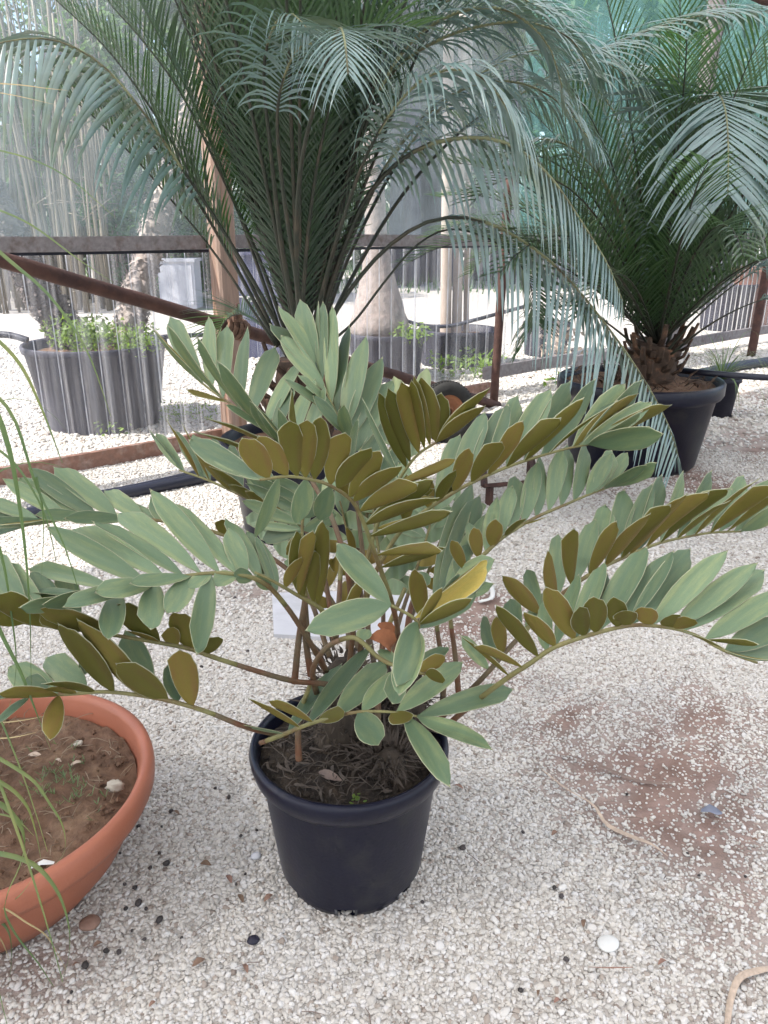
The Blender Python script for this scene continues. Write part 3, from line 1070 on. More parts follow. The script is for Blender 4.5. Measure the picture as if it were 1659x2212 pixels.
def frond(crop, path, leaves, r0=0.0058, r1=0.0022, stem=0.4, W=0.037, minf=0.58, join=False):
    P = [at(*cp(crop, x, y), Yd) for x, y, Yd in path]
    C = crom(P, 44)
    t = np.linspace(0, 1, 44)
    b = MB()
    k = max(2, int(stem * 43))
    rad = r0 + (r1 - r0) * t
    b.tube(C[:k + 1], rad[:k + 1], 8, mi=1)
    b.tube(C[k:], rad[k:], 8, mi=0)
    ob = b.build('frond', [M_RACHIS, M_PETIOLE], zam)
    S2 = np.array([px(c) for c in C])
    TT = np.gradient(C, axis=0)
    for lf in leaves:
        bx, by, tx, ty, face = lf[:5]
        wm = lf[5] if len(lf) > 5 else 1.0
        kf = lf[6] if len(lf) > 6 else 1.12
        mesh_ = lf[7] if len(lf) > 7 else None
        q = np.array(cp(crop, bx, by))
        i = int(np.argmin(((S2 - q) ** 2).sum(1)))
        base = C[i]
        T = nrm(TT[i])
        tx_, ty_ = cp(crop, tx, ty)
        d = ray(tx_, ty_)
        tip0 = CAM + d * (base[1] / d[1])
        L = np.linalg.norm(tip0 - base) * kf
        oc = CAM - base
        A_, B_, C_ = d @ d, 2 * d @ oc, oc @ oc - L * L
        disc = max(B_ * B_ - 4 * A_ * C_, 0)
        tn, tf = (-B_ - math.sqrt(disc)) / (2 * A_), (-B_ + math.sqrt(disc)) / (2 * A_)
        tip = CAM + d * (tf if face in 'uD' else tn)
        tip = base + (tip - base) * 1.09
        mf = 0.84 if wm >= 0.9 else (0.6 if wm >= 0.7 else 0.28)
        add_leaflet(ob, base, tip, T, W * wm * (1.03 if face in 'uU' else 0.90) * random.uniform(0.93, 1.07), face, mf, mesh_, join)
    return ob


# centre arch, olive undersides fanning up
frond('A', [(1400, 2150, 1.28), (1415, 1977, 1.25), (1380, 1809, 1.21), (1330, 1659, 1.18), (1230, 1380, 1.14), (1170, 1250, 1.12), (1110, 1190, 1.105), (1010, 1130, 1.09),
            (900, 1100, 1.08), (780, 1085, 1.07), (620, 1105, 1.06)],
      [(700, 1085, 550, 880, 'd', 1.05), (760, 1085, 640, 868, 'd', 1.0), (830, 1090, 775, 772, 'd', 1.05), (890, 1090, 872, 765, 'd', 1.0), (945, 1100, 985, 775, 'd', 1.0),
       (1020, 1110, 1085, 835, 'd', 1.1), (1085, 1150, 1220, 918, 'd', 1.05), (1130, 1180, 1315, 970, 'd'), (1170, 1220, 1400, 1015, 'd', 0.95),
       (1210, 1290, 1500, 1105, 'd', 0.9), (1240, 1350, 1608, 1190, 'd', 0.75), (1235, 1350, 1600, 1150, 'd', 0.8), (1275, 1430, 1690, 1318, 'd', 0.6), (1300, 1520, 1650, 1480, 'd', 0.5),
       (1325, 1620, 1660, 1535, 'd', 0.45), (610, 1100, 235, 912, 'u', 0.9), (620, 1100, 330, 950, 'u', 0.7), (740, 1090, 620, 1400, 'u', 0.6),
       (700, 1095, 500, 1010, 'u', 0.8), (900, 1105, 860, 1330, 'u', 0.8), (1010, 1140, 950, 1330, 'u', 0.8)], stem=0.3, W=0.042)
# upper fan on the far left
frond('A', [(1160, 2020, 1.29), (1130, 1650, 1.27), (1050, 1360, 1.31), (960, 1180, 1.36), (860, 1020, 1.42), (740, 880, 1.48), (620, 780, 1.54), (440, 660, 1.62), (290, 550, 1.68), (235, 500, 1.70)],
      [(285, 540, 110, 178, 'u', 1.15), (340, 600, 328, 205, 'u', 1.15), (420, 640, 430, 230, 'u', 1.0), (500, 680, 545, 280, 'u', 1.0), (580, 740, 705, 350, 'u', 1.15),
       (650, 800, 840, 420, 'u', 1.15), (720, 850, 800, 570, 'u', 1.0), (800, 930, 922, 525, 'u', 1.05), (860, 1000, 985, 610, 'u', 1.0),
       (290, 560, 20, 218, 'U', 0.75), (400, 640, 105, 270, 'U', 0.6), (540, 730, 262, 340, 'U', 0.55), (660, 820, 405, 470, 'U', 0.8), (760, 880, 565, 660, 'U', 0.9),
       (700, 870, 440, 700, 'U', 0.6), (820, 990, 365, 735, 'U', 0.6), (860, 1030, 610, 665, 'U', 0.8), (900, 1080, 320, 810, 'U', 0.65), (920, 1080, 740, 740, 'U', 0.7), (930, 1100, 765, 655, 'U', 0.6),
       (440, 670, 220, 580, 'D', 0.5), (980, 1220, 1100, 1000, 'u', 0.9)], stem=0.45, W=0.042)
# upper centre fan
frond('A', [(1250, 2100, 1.34), (1230, 1700, 1.38), (1180, 1250, 1.43), (1140, 950, 1.48), (1110, 800, 1.51), (1060, 720, 1.54), (990, 560, 1.59), (950, 450, 1.63)],
      [(950, 470, 770, 115, 'u', 1.15), (965, 520, 715, 205, 'u', 1.1), (1000, 620, 750, 310, 'u', 1.0), (945, 450, 865, 78, 'u', 1.15), (952, 455, 965, 112, 'u', 0.6),
       (980, 540, 985, 120, 'u', 1.0), (1035, 670, 1040, 155, 'u', 1.15), (1075, 740, 1115, 228, 'u', 1.2), (1105, 800, 1205, 332, 'u', 1.25), (1130, 880, 1278, 438, 'u', 1.2),
       (1150, 980, 1348, 560, 'u', 1.15), (1160, 1060, 1385, 760, 'u', 1.0), (1060, 730, 870, 500, 'U', 0.7), (1080, 760, 770, 575, 'U', 0.6), (1130, 900, 1098, 675, 'U', 0.9),
       (1150, 1000, 1172, 785, 'U', 0.8), (1120, 840, 920, 660, 'U', 0.8), (1170, 1100, 1240, 930, 'U', 0.8), (1170, 1150, 1300, 820, 'u', 1.0), (1190, 1250, 1420, 900, 'u', 1.0)], stem=0.55, W=0.041)
# small olive fan right of centre
frond('C', [(-60, 1620, 1.30), (-20, 1300, 1.28), (60, 950, 1.27), (130, 760, 1.26), (215, 600, 1.25), (300, 490, 1.24), (395, 428, 1.23)],
      [(240, 560, 88, 190, 'd', 0.9), (265, 520, 140, 162, 'd', 0.8), (295, 485, 207, 128, 'd', 0.9), (325, 465, 267, 110, 'd', 0.6), (350, 445, 292, 118, 'd', 0.6), (378, 432, 345, 122, 'd', 1.1),
       (395, 428, 432, 198, 'd', 1.05), (395, 428, 632, 148, 'd', 0.8), (395, 430, 615, 232, 'd', 0.95), (180, 650, 490, 515, 'd', 0.6), (200, 620, 40, 235, 'u', 0.6),
       (150, 720, 20, 480, 'd', 0.8), (120, 780, 365, 660, 'd', 0.7), (110, 800, 362, 700, 'd', 0.6), (90, 860, 410, 815, 'd', 0.6)], stem=0.4, W=0.036)
# long right frond
frond('C', [(-10, 1700, 1.31), (10, 1400, 1.29), (60, 1150, 1.27), (200, 900, 1.27), (320, 795, 1.28), (440, 715, 1.29), (560, 645, 1.30), (760, 556, 1.33), (960, 490, 1.36), (1080, 458, 1.38), (1180, 438, 1.40)],
      [(365, 760, 350, 618, 'd', 1.0), (390, 740, 470, 575, 'd', 0.9), (465, 700, 576, 483, 'd', 1.1), (560, 645, 706, 420, 'd', 1.1), (665, 596, 842, 348, 'd', 1.05), (760, 556, 1006, 290, 'd', 0.95), (868, 518, 1160, 255, 'd', 0.85),
       (960, 490, 1288, 214, 'd', 0.5), (420, 725, 520, 400, 'u', 1.1), (490, 685, 626, 306, 'u', 1.15), (575, 640, 737, 264, 'u', 1.15), (660, 600, 832, 208, 'u', 1.15), (750, 560, 948, 178, 'u', 1.15),
       (850, 522, 1100, 143, 'u', 1.15), (940, 496, 1228, 140, 'u', 1.1), (1090, 455, 1336, 140, 'u', 1.2), (1110, 452, 1395, 178, 'D', 1.0), (1130, 450, 1463, 143, 'u', 1.1), (1150, 445, 1467, 220, 'u', 0.9),
       (1165, 440, 1562, 230, 'D', 1.0), (1175, 440, 1452, 298, 'U', 0.8), (1170, 440, 1541, 358, 'U', 1.25), (300, 810, 200, 560, 'u', 1.0), (250, 850, 270, 620, 'd', 1.0), (340, 790, 500, 620, 'D', 0.7)], stem=0.25, W=0.038)
# second right frond
frond('C', [(60, 1720, 1.28), (200, 1480, 1.24), (330, 1330, 1.22), (500, 1130, 1.22), (640, 1010, 1.24), (740, 920, 1.27), (900, 822, 1.32), (1060, 752, 1.37), (1200, 692, 1.41), (1290, 660, 1.44)],
      [(655, 995, 690, 740, 'u', 0.8), (725, 930, 770, 673, 'u', 0.85), (785, 885, 826, 613, 'u', 0.95), (845, 850, 886, 553, 'u', 1.0), (900, 820, 956, 518, 'u', 1.0), (965, 790, 1026, 487, 'u', 1.0), (1030, 762, 1096, 458, 'u', 1.05),
       (1095, 735, 1188, 458, 'u', 1.1), (1160, 708, 1270, 490, 'u', 1.0), (1215, 686, 1322, 488, 'u', 1.0), (1250, 676, 1366, 490, 'u', 0.9), (1270, 668, 1452, 533, 'U', 0.8), (1285, 662, 1524, 570, 'U', 0.85),
       (552, 1085, 492, 945, 'd', 0.7), (632, 1015, 605, 880, 'd', 0.85), (615, 1030, 578, 845, 'u', 0.7), (690, 965, 725, 842, 'd', 1.0), (760, 905, 842, 818, 'd', 0.75), (830, 864, 962, 808, 'd', 0.45),
       (400, 1240, 610, 715, 'u', 1.25), (440, 1200, 640, 830, 'u', 1.1), (520, 1110, 560, 960, 'u', 0.9), (470, 1170, 678, 1062, 'U', 1.2), (400, 1260, 665, 1175, 'U', 0.7), (380, 1280, 575, 660, 'u', 1.2), (330, 1330, 300, 1110, 'd', 1.0)], stem=0.4, W=0.037)
# third right frond, brown row
frond('D', [(-140, 1400, 1.30), (90, 1179, 1.20), (250, 1000, 1.20), (420, 820, 1.22), (560, 690, 1.25), (720, 582, 1.28), (850, 520, 1.31), (960, 472, 1.33), (1100, 422, 1.36), (1340, 376, 1.40), (1510, 368, 1.43)],
      [(685, 603, 837, 348, 'd', 1.0), (765, 558, 976, 273, 'd', 1.0), (845, 522, 1088, 214, 'd', 0.95), (920, 490, 1176, 165, 'd', 0.9), (1000, 458, 1278, 140, 'd', 0.85), (1085, 426, 1385, 118, 'd', 0.8), (1170, 405, 1415, 195, 'd', 0.8),
       (1255, 390, 1562, 80, 'd', 0.8), (1345, 376, 1656, 104, 'd', 0.9), (1440, 370, 1710, 195, 'd', 0.6), (520, 720, 528, 393, 'u', 1.0), (600, 660, 690, 333, 'u', 1.0), (585, 670, 566, 362, 'd', 0.95), (680, 605, 790, 233, 'u', 1.05),
       (775, 552, 906, 163, 'u', 1.05), (870, 512, 990, 138, 'u', 1.0), (960, 472, 1100, 88, 'u', 1.1), (1060, 436, 1216, 72, 'u', 1.05), (1140, 412, 1366, 68, 'u', 1.05), (1230, 395, 1412, 138, 'u', 1.0), (1330, 377, 1545, 88, 'u', 0.9),
       (1400, 372, 1622, 90, 'u', 0.9), (1480, 370, 1725, 160, 'u', 0.9), (1505, 368, 1715, 262, 'U', 0.9), (500, 740, 433, 498, 'd', 0.95), (400, 840, 252, 618, 'd', 0.9), (420, 820, 345, 573, 'u', 0.85), (190, 1065, 95, 830, 'u', 0.95),
       (215, 1040, 195, 850, 'd', 0.9), (300, 945, 260, 735, 'u', 1.1), (140, 1120, -5, 935, 'u', 0.7), (330, 915, 480, 700, 'u', 0.9)], stem=0.35, W=0.037)
# fourth right frond, arching forward
frond('D', [(-110, 1440, 1.28), (60, 1300, 1.16), (240, 1165, 1.10), (350, 1095, 1.08), (470, 1012, 1.07), (570, 970, 1.06), (700, 928, 1.06), (850, 890, 1.06), (960, 878, 1.06), (1080, 888, 1.06), (1190, 908, 1.06), (1300, 950, 1.05), (1410, 1015, 1.04), (1600, 1085, 1.03)],
      [(260, 1150, 0, 970, 'd', 0.5), (340, 1100, 70, 988, 'd', 0.5), (425, 1040, 203, 798, 'd', 0.85), (495, 1000, 358, 828, 'd', 0.95), (580, 966, 478, 698, 'd', 1.2), (665, 938, 605, 790, 'd', 1.0, 1.3), (750, 912, 730, 745, 'd', 1.15, 1.25),
       (840, 890, 850, 745, 'd', 1.1, 1.3), (930, 880, 880, 808, 'd', 1.1, 1.5), (1020, 880, 990, 792, 'd', 1.1, 1.5), (1110, 890, 1110, 825, 'd', 1.1, 1.5), (1150, 897, 1246, 838, 'd', 0.9, 1.3), (470, 1012, 440, 755, 'u', 1.0), (520, 990, 615, 640, 'u', 1.0), (590, 962, 747, 578, 'u', 1.15),
       (680, 932, 785, 608, 'u', 0.8), (740, 915, 962, 493, 'u', 1.25), (850, 888, 1090, 508, 'u', 1.2), (910, 880, 1238, 488, 'u', 1.15), (1020, 880, 1368, 490, 'u', 1.05), (1110, 892, 1528, 548, 'u', 1.0), (1190, 908, 1642, 598, 'u', 1.0),
       (1290, 945, 1700, 708, 'u', 1.0), (1400, 1005, 1730, 850, 'u', 1.1), (1410, 1015, 1730, 1030, 'u', 0.9), (1180, 905, 1405, 1018, 'U', 0.6), (1295, 948, 1582, 996, 'd', 0.35), (1410, 1018, 1665, 1088, 'U', 0.5)], stem=0.22, W=0.037, r0=0.0062)
# left frond seen from above
frond('E', [(1880, 1330, 1.28), (1800, 1190, 1.24), (1650, 960, 1.20), (1500, 812, 1.17), (1280, 768, 1.14), (1060, 785, 1.11), (900, 815, 1.09), (500, 898, 1.06), (200, 962, 1.04)],
      [(1345, 775, 1000, 342, 'u', 1.1), (1255, 768, 865, 362, 'u', 1.05), (1165, 772, 720, 402, 'u', 1.05), (1065, 785, 583, 458, 'u', 0.95), (940, 806, 443, 493, 'u', 0.95), (830, 830, 303, 568, 'u', 0.9), (690, 858, 188, 713, 'u', 0.7),
       (500, 898, 162, 850, 'u', 0.5), (1420, 788, 1290, 545, 'u', 1.1), (1510, 815, 1335, 458, 'u', 1.1), (1590, 890, 1508, 562, 'u', 1.0), (1600, 900, 1420, 560, 'u', 0.9),
       (1240, 770, 1085, 832, 'U', 0.8), (1100, 783, 780, 842, 'U', 0.85), (930, 810, 575, 895, 'U', 0.95), (770, 842, 400, 920, 'U', 0.95), (620, 872, 260, 945, 'U', 0.9), (480, 902, 162, 967, 'U', 0.8),
       (1360, 772, 1235, 802, 'U', 0.75), (1480, 805, 1350, 778, 'U', 0.7), (1560, 860, 1475, 790, 'U', 0.7), (1095, 785, 985, 1000, 'U', 1.15), (1190, 770, 1135, 1160, 'U', 1.05), (900, 815, 850, 1050, 'U', 1.1), (700, 858, 650, 1140, 'U', 1.0)], stem=0.33, W=0.037)
# upper left frond behind it
frond('E', [(1900, 1250, 1.32), (1750, 850, 1.40), (1500, 640, 1.45), (1200, 520, 1.46), (900, 462, 1.46), (740, 452, 1.46), (560, 446, 1.45), (400, 450, 1.44), (200, 468, 1.42), (0, 490, 1.40)],
      [(690, 450, 343, 152, 'u', 1.2), (595, 447, 188, 207, 'u', 1.0), (500, 447, 130, 252, 'u', 0.9), (420, 450, 38, 272, 'u', 0.85), (250, 462, -70, 368, 'u', 0.8), (150, 475, -80, 430, 'u', 0.7), (850, 458, 620, 288, 'u', 1.05), (920, 464, 720, 400, 'u', 0.9),
       (760, 452, 400, 482, 'U', 0.8), (560, 447, 230, 460, 'U', 0.8), (380, 450, 0, 470, 'U', 0.7), (300, 458, -60, 505, 'U', 0.8), (250, 462, -40, 530, 'U', 0.7), (1000, 480, 860, 360, 'u', 1.0), (1100, 500, 1020, 410, 'd', 1.0), (1280, 550, 1270, 460, 'd', 1.0), (1400, 600, 1360, 530, 'd', 0.9)], stem=0.4, W=0.038)
# left middle frond, dark undersides
frond('E', [(1960, 1420, 1.26), (1830, 1400, 1.22), (1659, 1382, 1.18), (1280, 1268, 1.12), (1100, 1205, 1.10), (930, 1170, 1.08), (680, 1128, 1.06), (500, 1100, 1.05), (270, 1072, 1.03), (30, 1038, 1.02)],
      [(1165, 1230, 1025, 1012, 'd', 1.25), (945, 1172, 678, 958, 'd', 1.1), (655, 1124, 262, 985, 'd', 1.15), (480, 1097, 232, 1000, 'd', 1.0), (255, 1070, -10, 900, 'd', 1.1), (1200, 1242, 1240, 1130, 'd', 0.9), (1020, 1188, 958, 1090, 'd', 0.8),
       (905, 1166, 748, 1112, 'd', 0.6), (140, 1055, -80, 990, 'd', 1.0), (560, 1108, 500, 1330, 'u', 0.7), (400, 1088, 170, 800, 'u', 1.0), (250, 1070, 0, 700, 'u', 1.15), (150, 1055, -60, 640, 'u', 1.2), (420, 1090, 330, 760, 'u', 1.0)], stem=0.4, W=0.041)
# left low frond over the bowl
frond('E', [(1650, 1700, 1.25), (1500, 1675, 1.16), (1380, 1640, 1.10), (1200, 1568, 1.07), (1000, 1508, 1.05), (800, 1470, 1.04), (600, 1450, 1.03), (430, 1462, 1.02), (200, 1476, 1.01), (0, 1482, 1.00)],
      [(655, 1452, 372, 1102, 'd', 1.2), (795, 1468, 498, 1085, 'd', 1.3), (955, 1498, 668, 1308, 'd', 1.2), (1112, 1538, 1020, 1210, 'd', 1.25), (1005, 1508, 962, 1300, 'u', 0.95), (850, 1478, 690, 1155, 'u', 1.2), (575, 1450, 255, 1382, 'd', 0.8),
       (435, 1462, 262, 1420, 'd', 0.7), (360, 1468, 0, 1455, 'd', 0.7), (510, 1455, 288, 1242, 'u', 1.1), (340, 1468, 60, 1340, 'u', 1.1), (300, 1470, 150, 1390, 'u', 0.9), (250, 1475, -60, 1470, 'd', 0.6), (330, 1470, 260, 1690, 'd', 0.9, 1.15), (160, 1478, 0, 1600, 'U', 0.5)], stem=0.45, W=0.041)
# low front frond lying over the rim
frond('B', [(330, 1217, 1.16), (450, 1172, 1.145), (600, 1112, 1.13), (730, 1075, 1.12), (870, 1047, 1.11), (1040, 1048, 1.10), (1185, 1072, 1.09)],
      [(550, 1132, 290, 995, 'd', 0.75), (620, 1105, 390, 983, 'd', 0.65), (455, 1168, 195, 1100, 'U', 0.5), (475, 1160, 757, 772, 'u', 1.15), (575, 1120, 905, 728, 'u', 1.2), (740, 1072, 1020, 785, 'u', 1.45), (640, 1098, 785, 1038, 'd', 0.8),
       (880, 1047, 1085, 828, 'u', 1.25), (1060, 1050, 1430, 790, 'u', 1.2), (1185, 1072, 1690, 925, 'u', 1.05), (1185, 1073, 1592, 1252, 'U', 1.1), (1110, 1058, 1322, 1405, 'U', 1.1), (872, 1048, 985, 1215, 'U', 1.3), (1050, 1050, 1120, 1100, 'd', 1.4, 1.3)],
      r0=0.0048, r1=0.0020, stem=0.05, W=0.036)
# small young frond in the middle with the yellowing leaflet
frond('B', [(1090, 860, 1.24), (1085, 760, 1.16), (1150, 640, 1.09), (1195, 580, 1.06), (1160, 530, 1.05), (1100, 495, 1.045), (1042, 465, 1.04)],
      [(1042, 460, 750, 175, 'u', 1.25), (1045, 468, 617, 556, 'U', 1.25), (1165, 535, 1515, 228, 'u', 0.95, 1.12, LEAFY[0]), (1195, 580, 1425, 330, 'u', 0.9), (1195, 590, 1475, 388, 'u', 1.15), (1185, 570, 1330, 400, 'd', 0.6),
       (1180, 560, 1075, 850, 'U', 1.3, 1.2), (1190, 600, 1150, 945, 'U', 1.35, 1.2), (1190, 570, 1475, 470, 'd', 0.8)], r0=0.0042, r1=0.0022, stem=0.2, W=0.036)
# drooping brown-stalked frond
frond('B', [(640, 960, 1.24), (615, 830, 1.21), (660, 730, 1.19), (740, 665, 1.17), (840, 642, 1.15), (910, 690, 1.14), (980, 755, 1.13), (1090, 805, 1.12), (1230, 840, 1.11)],
      [(1230, 840, 1330, 850, 'd', 1.0), (1180, 825, 1330, 760, 'd', 0.9), (1150, 820, 1335, 705, 'u', 0.9), (1090, 805, 1045, 970, 'U', 1.2), (1060, 790, 1000, 700, 'u', 0.9), (880, 660, 900, 600, 'u', 0.8, 1.5)], r0=0.006, r1=0.0032, stem=0.55, W=0.034)
# pale narrow leaflets behind the centre arch
frond('A', [(900, 2050, 1.34), (880, 1750, 1.36), (865, 1400, 1.40), (875, 1290, 1.41), (882, 1170, 1.42)],
      [(867, 1230, 575, 1110, 'u', 0.8), (867, 1300, 572, 1150, 'u', 0.8), (866, 1360, 548, 1243, 'u', 0.8), (865, 1400, 572, 1350, 'u', 0.5), (880, 1180, 690, 1110, 'u', 0.8), (878, 1250, 1000, 1110, 'u', 0.9), (868, 1330, 1010, 1210, 'u', 0.9), (868, 1400, 640, 1430, 'u', 1.0),
       (866, 1420, 780, 1520, 'd', 0.9), (870, 1380, 1060, 1320, 'u', 1.0)], stem=0.5, W=0.035)
# back left frond with folded leaflets
frond('A', [(1050, 2050, 1.36), (1000, 1700, 1.42), (900, 1420, 1.48), (760, 1300, 1.52), (560, 1215, 1.56), (330, 1110, 1.60), (160, 1050, 1.63)],
      [(190, 1062, 30, 842, 'u', 0.8), (185, 1060, -20, 830, 'u', 0.5), (270, 1090, 88, 798, 'd', 0.7), (300, 1100, 150, 850, 'u', 0.7), (340, 1112, 178, 812, 'd', 0.5), (345, 1115, 245, 850, 'u', 0.9), (450, 1165, 270, 960, 'd', 0.9), (430, 1155, 350, 890, 'u', 1.0),
       (520, 1195, 445, 925, 'u', 1.0), (560, 1215, 360, 1050, 'd', 0.9), (640, 1250, 450, 1130, 'd', 0.9), (650, 1255, 560, 1000, 'u', 1.0), (740, 1290, 560, 1180, 'd', 0.9), (720, 1285, 640, 1060, 'u', 1.0), (800, 1330, 640, 1240, 'd', 0.8)], stem=0.45, W=0.038)
# upright inner frond with olive leaflets
frond('B', [(740, 640, 1.26), (690, 530, 1.22), (640, 470, 1.20), (540, 415, 1.18), (420, 345, 1.16), (300, 285, 1.14)],
      [(535, 412, 592, 58, 'd', 0.75), (645, 475, 690, 52, 'd', 0.95), (625, 460, 605, 172, 'd', 0.8), (560, 425, 500, 80, 'd', 1.2), (760, 660, 895, 345, 'd', 0.7), (700, 545, 760, 470, 'd', 1.0), (460, 370, 530, 205, 'd', 0.8), (720, 600, 650, 480, 'd', 0.8)], stem=0.3, W=0.036)
# filler fronds deep inside the plant
frond('G', [(900, 1350, 1.33), (1000, 1000, 1.40), (1100, 700, 1.46), (1180, 450, 1.50), (1230, 250, 1.54)],
      [(1180, 450, 940, 330, 'u', 1.1), (1170, 480, 920, 470, 'u', 1.1), (1140, 580, 900, 600, 'u', 1.0), (1200, 380, 1000, 200, 'u', 1.1), (1220, 280, 1090, 80, 'u', 1.0), (1160, 500, 1330, 330, 'u', 1.1), (1190, 400, 1340, 240, 'u', 1.0),
       (1120, 640, 1290, 560, 'd', 0.9), (1060, 820, 900, 790, 'u', 1.0), (1080, 760, 1190, 715, 'u', 1.0), (1225, 270, 1360, 110, 'u', 1.0)], stem=0.45, W=0.036, join=True)
frond('G', [(820, 1350, 1.38), (760, 1000, 1.46), (700, 700, 1.52), (640, 450, 1.56), (580, 200, 1.60)],
      [(640, 450, 380, 400, 'u', 1.1), (660, 520, 420, 520, 'd', 1.0), (620, 350, 400, 240, 'u', 1.1), (600, 300, 560, 100, 'u', 1.1), (670, 560, 860, 430, 'u', 1.1), (640, 420, 830, 260, 'u', 1.1), (690, 640, 820, 560, 'd', 1.0), (700, 700, 500, 640, 'd', 1.0), (720, 800, 600, 780, 'd', 0.9), (680, 600, 640, 380, 'd', 0.9)], stem=0.5, W=0.036, join=True)
frond('G', [(860, 1380, 1.36), (880, 1000, 1.44), (860, 650, 1.50), (820, 350, 1.55), (800, 120, 1.60)],
      [(830, 400, 600, 300, 'u', 1.1), (840, 500, 640, 450, 'u', 1.1), (850, 600, 700, 590, 'd', 1.0), (815, 280, 640, 130, 'u', 1.1), (805, 180, 720, -30, 'u', 1.1), (830, 420, 1010, 280, 'u', 1.1), (845, 540, 1040, 420, 'u', 1.1), (855, 620, 1030, 540, 'd', 1.0),
       (812, 260, 960, 120, 'u', 1.1), (805, 160, 920, 0, 'u', 1.1), (870, 740, 1060, 660, 'u', 1.0), (868, 760, 720, 720, 'd', 1.0)], stem=0.45, W=0.037, join=True)
frond('G', [(960, 1380, 1.38), (1060, 1050, 1.46), (1150, 800, 1.52), (1240, 560, 1.56), (1340, 330, 1.60), (1420, 160, 1.63)],
      [(1240, 560, 1060, 440, 'u', 1.1), (1200, 660, 1010, 590, 'u', 1.1), (1290, 440, 1130, 280, 'u', 1.1), (1340, 330, 1210, 130, 'u', 1.1), (1400, 200, 1320, -20, 'u', 1.1), (1250, 540, 1440, 470, 'u', 1.1), (1300, 420, 1500, 340, 'u', 1.1),
       (1190, 700, 1400, 640, 'd', 1.0), (1160, 780, 1330, 760, 'd', 1.0), (1360, 290, 1560, 210, 'u', 1.1), (1140, 820, 980, 760, 'u', 1.0)], stem=0.45, W=0.037, join=True)
frond('G', [(780, 1380, 1.36), (640, 1080, 1.44), (480, 820, 1.50), (330, 600, 1.55), (180, 400, 1.60), (60, 260, 1.64)],
      [(480, 820, 560, 600, 'd', 1.0), (420, 730, 480, 520, 'd', 1.1), (330, 600, 420, 380, 'u', 1.1), (250, 490, 330, 280, 'u', 1.1), (170, 390, 250, 180, 'u', 1.1), (430, 740, 210, 640, 'u', 1.1), (340, 610, 130, 500, 'u', 1.1), (250, 490, 30, 390, 'u', 1.1),
       (170, 390, -60, 300, 'u', 1.0), (540, 910, 360, 860, 'd', 1.0), (90, 290, 110, 80, 'u', 1.1), (560, 940, 640, 760, 'd', 1.0)], stem=0.4, W=0.037, join=True)
frond('A', [(1130, 2080, 1.40), (1150, 1700, 1.50), (1240, 1300, 1.58), (1330, 1020, 1.64), (1430, 820, 1.70), (1540, 680, 1.74)],
      [(1330, 1020, 1180, 860, 'u', 1.1), (1380, 920, 1260, 720, 'u', 1.1), (1430, 820, 1330, 600, 'u', 1.1), (1490, 740, 1420, 515, 'u', 1.1), (1535, 685, 1560, 480, 'u', 1.0), (1290, 1130, 1480, 1010, 'u', 1.1), (1340, 1000, 1540, 900, 'u', 1.1),
       (1400, 880, 1620, 790, 'u', 1.1), (1240, 1300, 1440, 1200, 'd', 1.0), (1260, 1230, 1080, 1100, 'd', 1.0)], stem=0.45, W=0.038, join=True)
_in = INNER.build('inner_leaflets', [M_UP, M_DN, M_EDGE], zam)
_in['kind'] = 'stuff'
# bare stalks of fronds that lost their leaflets
for path in ([(515, 890, 1.22), (540, 640, 1.23), (572, 430, 1.24), (582, 200, 1.26)], [(605, 850, 1.24), (575, 640, 1.25), (570, 480, 1.26), (578, 260, 1.28)],
             [(1415, 1000, 1.36), (1395, 760, 1.37), (1370, 570, 1.38), (1350, 400, 1.40)], [(1325, 1000, 1.38), (1330, 800, 1.39), (1300, 640, 1.40), (1280, 420, 1.42)],
             [(540, 1310, 1.19), (535, 1200, 1.195), (545, 1060, 1.21), (600, 900, 1.22)], [(970, 1120, 1.26), (975, 900, 1.28), (1010, 640, 1.30), (1120, 370, 1.33)],
             [(1110, 700, 1.30), (1130, 600, 1.31), (1150, 480, 1.33), (1200, 330, 1.36)], [(740, 640, 1.33), (760, 420, 1.36), (770, 200, 1.40)]):
    frond('B', path, [], r0=0.0065, r1=0.004, stem=0.7)
# curled dry leaf
dl = MB()
p = [at(*cp('B', x, y), 1.17) for x, y in ((930, 640), (990, 640), (1040, 690), (1010, 740))]
dl.strip(crom(p, 8), np.array([0.006, 0.02, 0.028, 0.034, 0.036, 0.03, 0.018, 0.004]), nrm([0.2, 0.75, 0.6]), fold=0.5)
p = [at(*cp('B', x, y), 1.19) for x, y in ((970, 570), (1020, 600), (1045, 660))]
dl.strip(crom(p, 6), np.array([0.006, 0.018, 0.026, 0.026, 0.018, 0.004]), nrm([0.4, 0.7, 0.4]), fold=0.6)
dl.build('dry_leaf', M_DRYLEAF, zam)

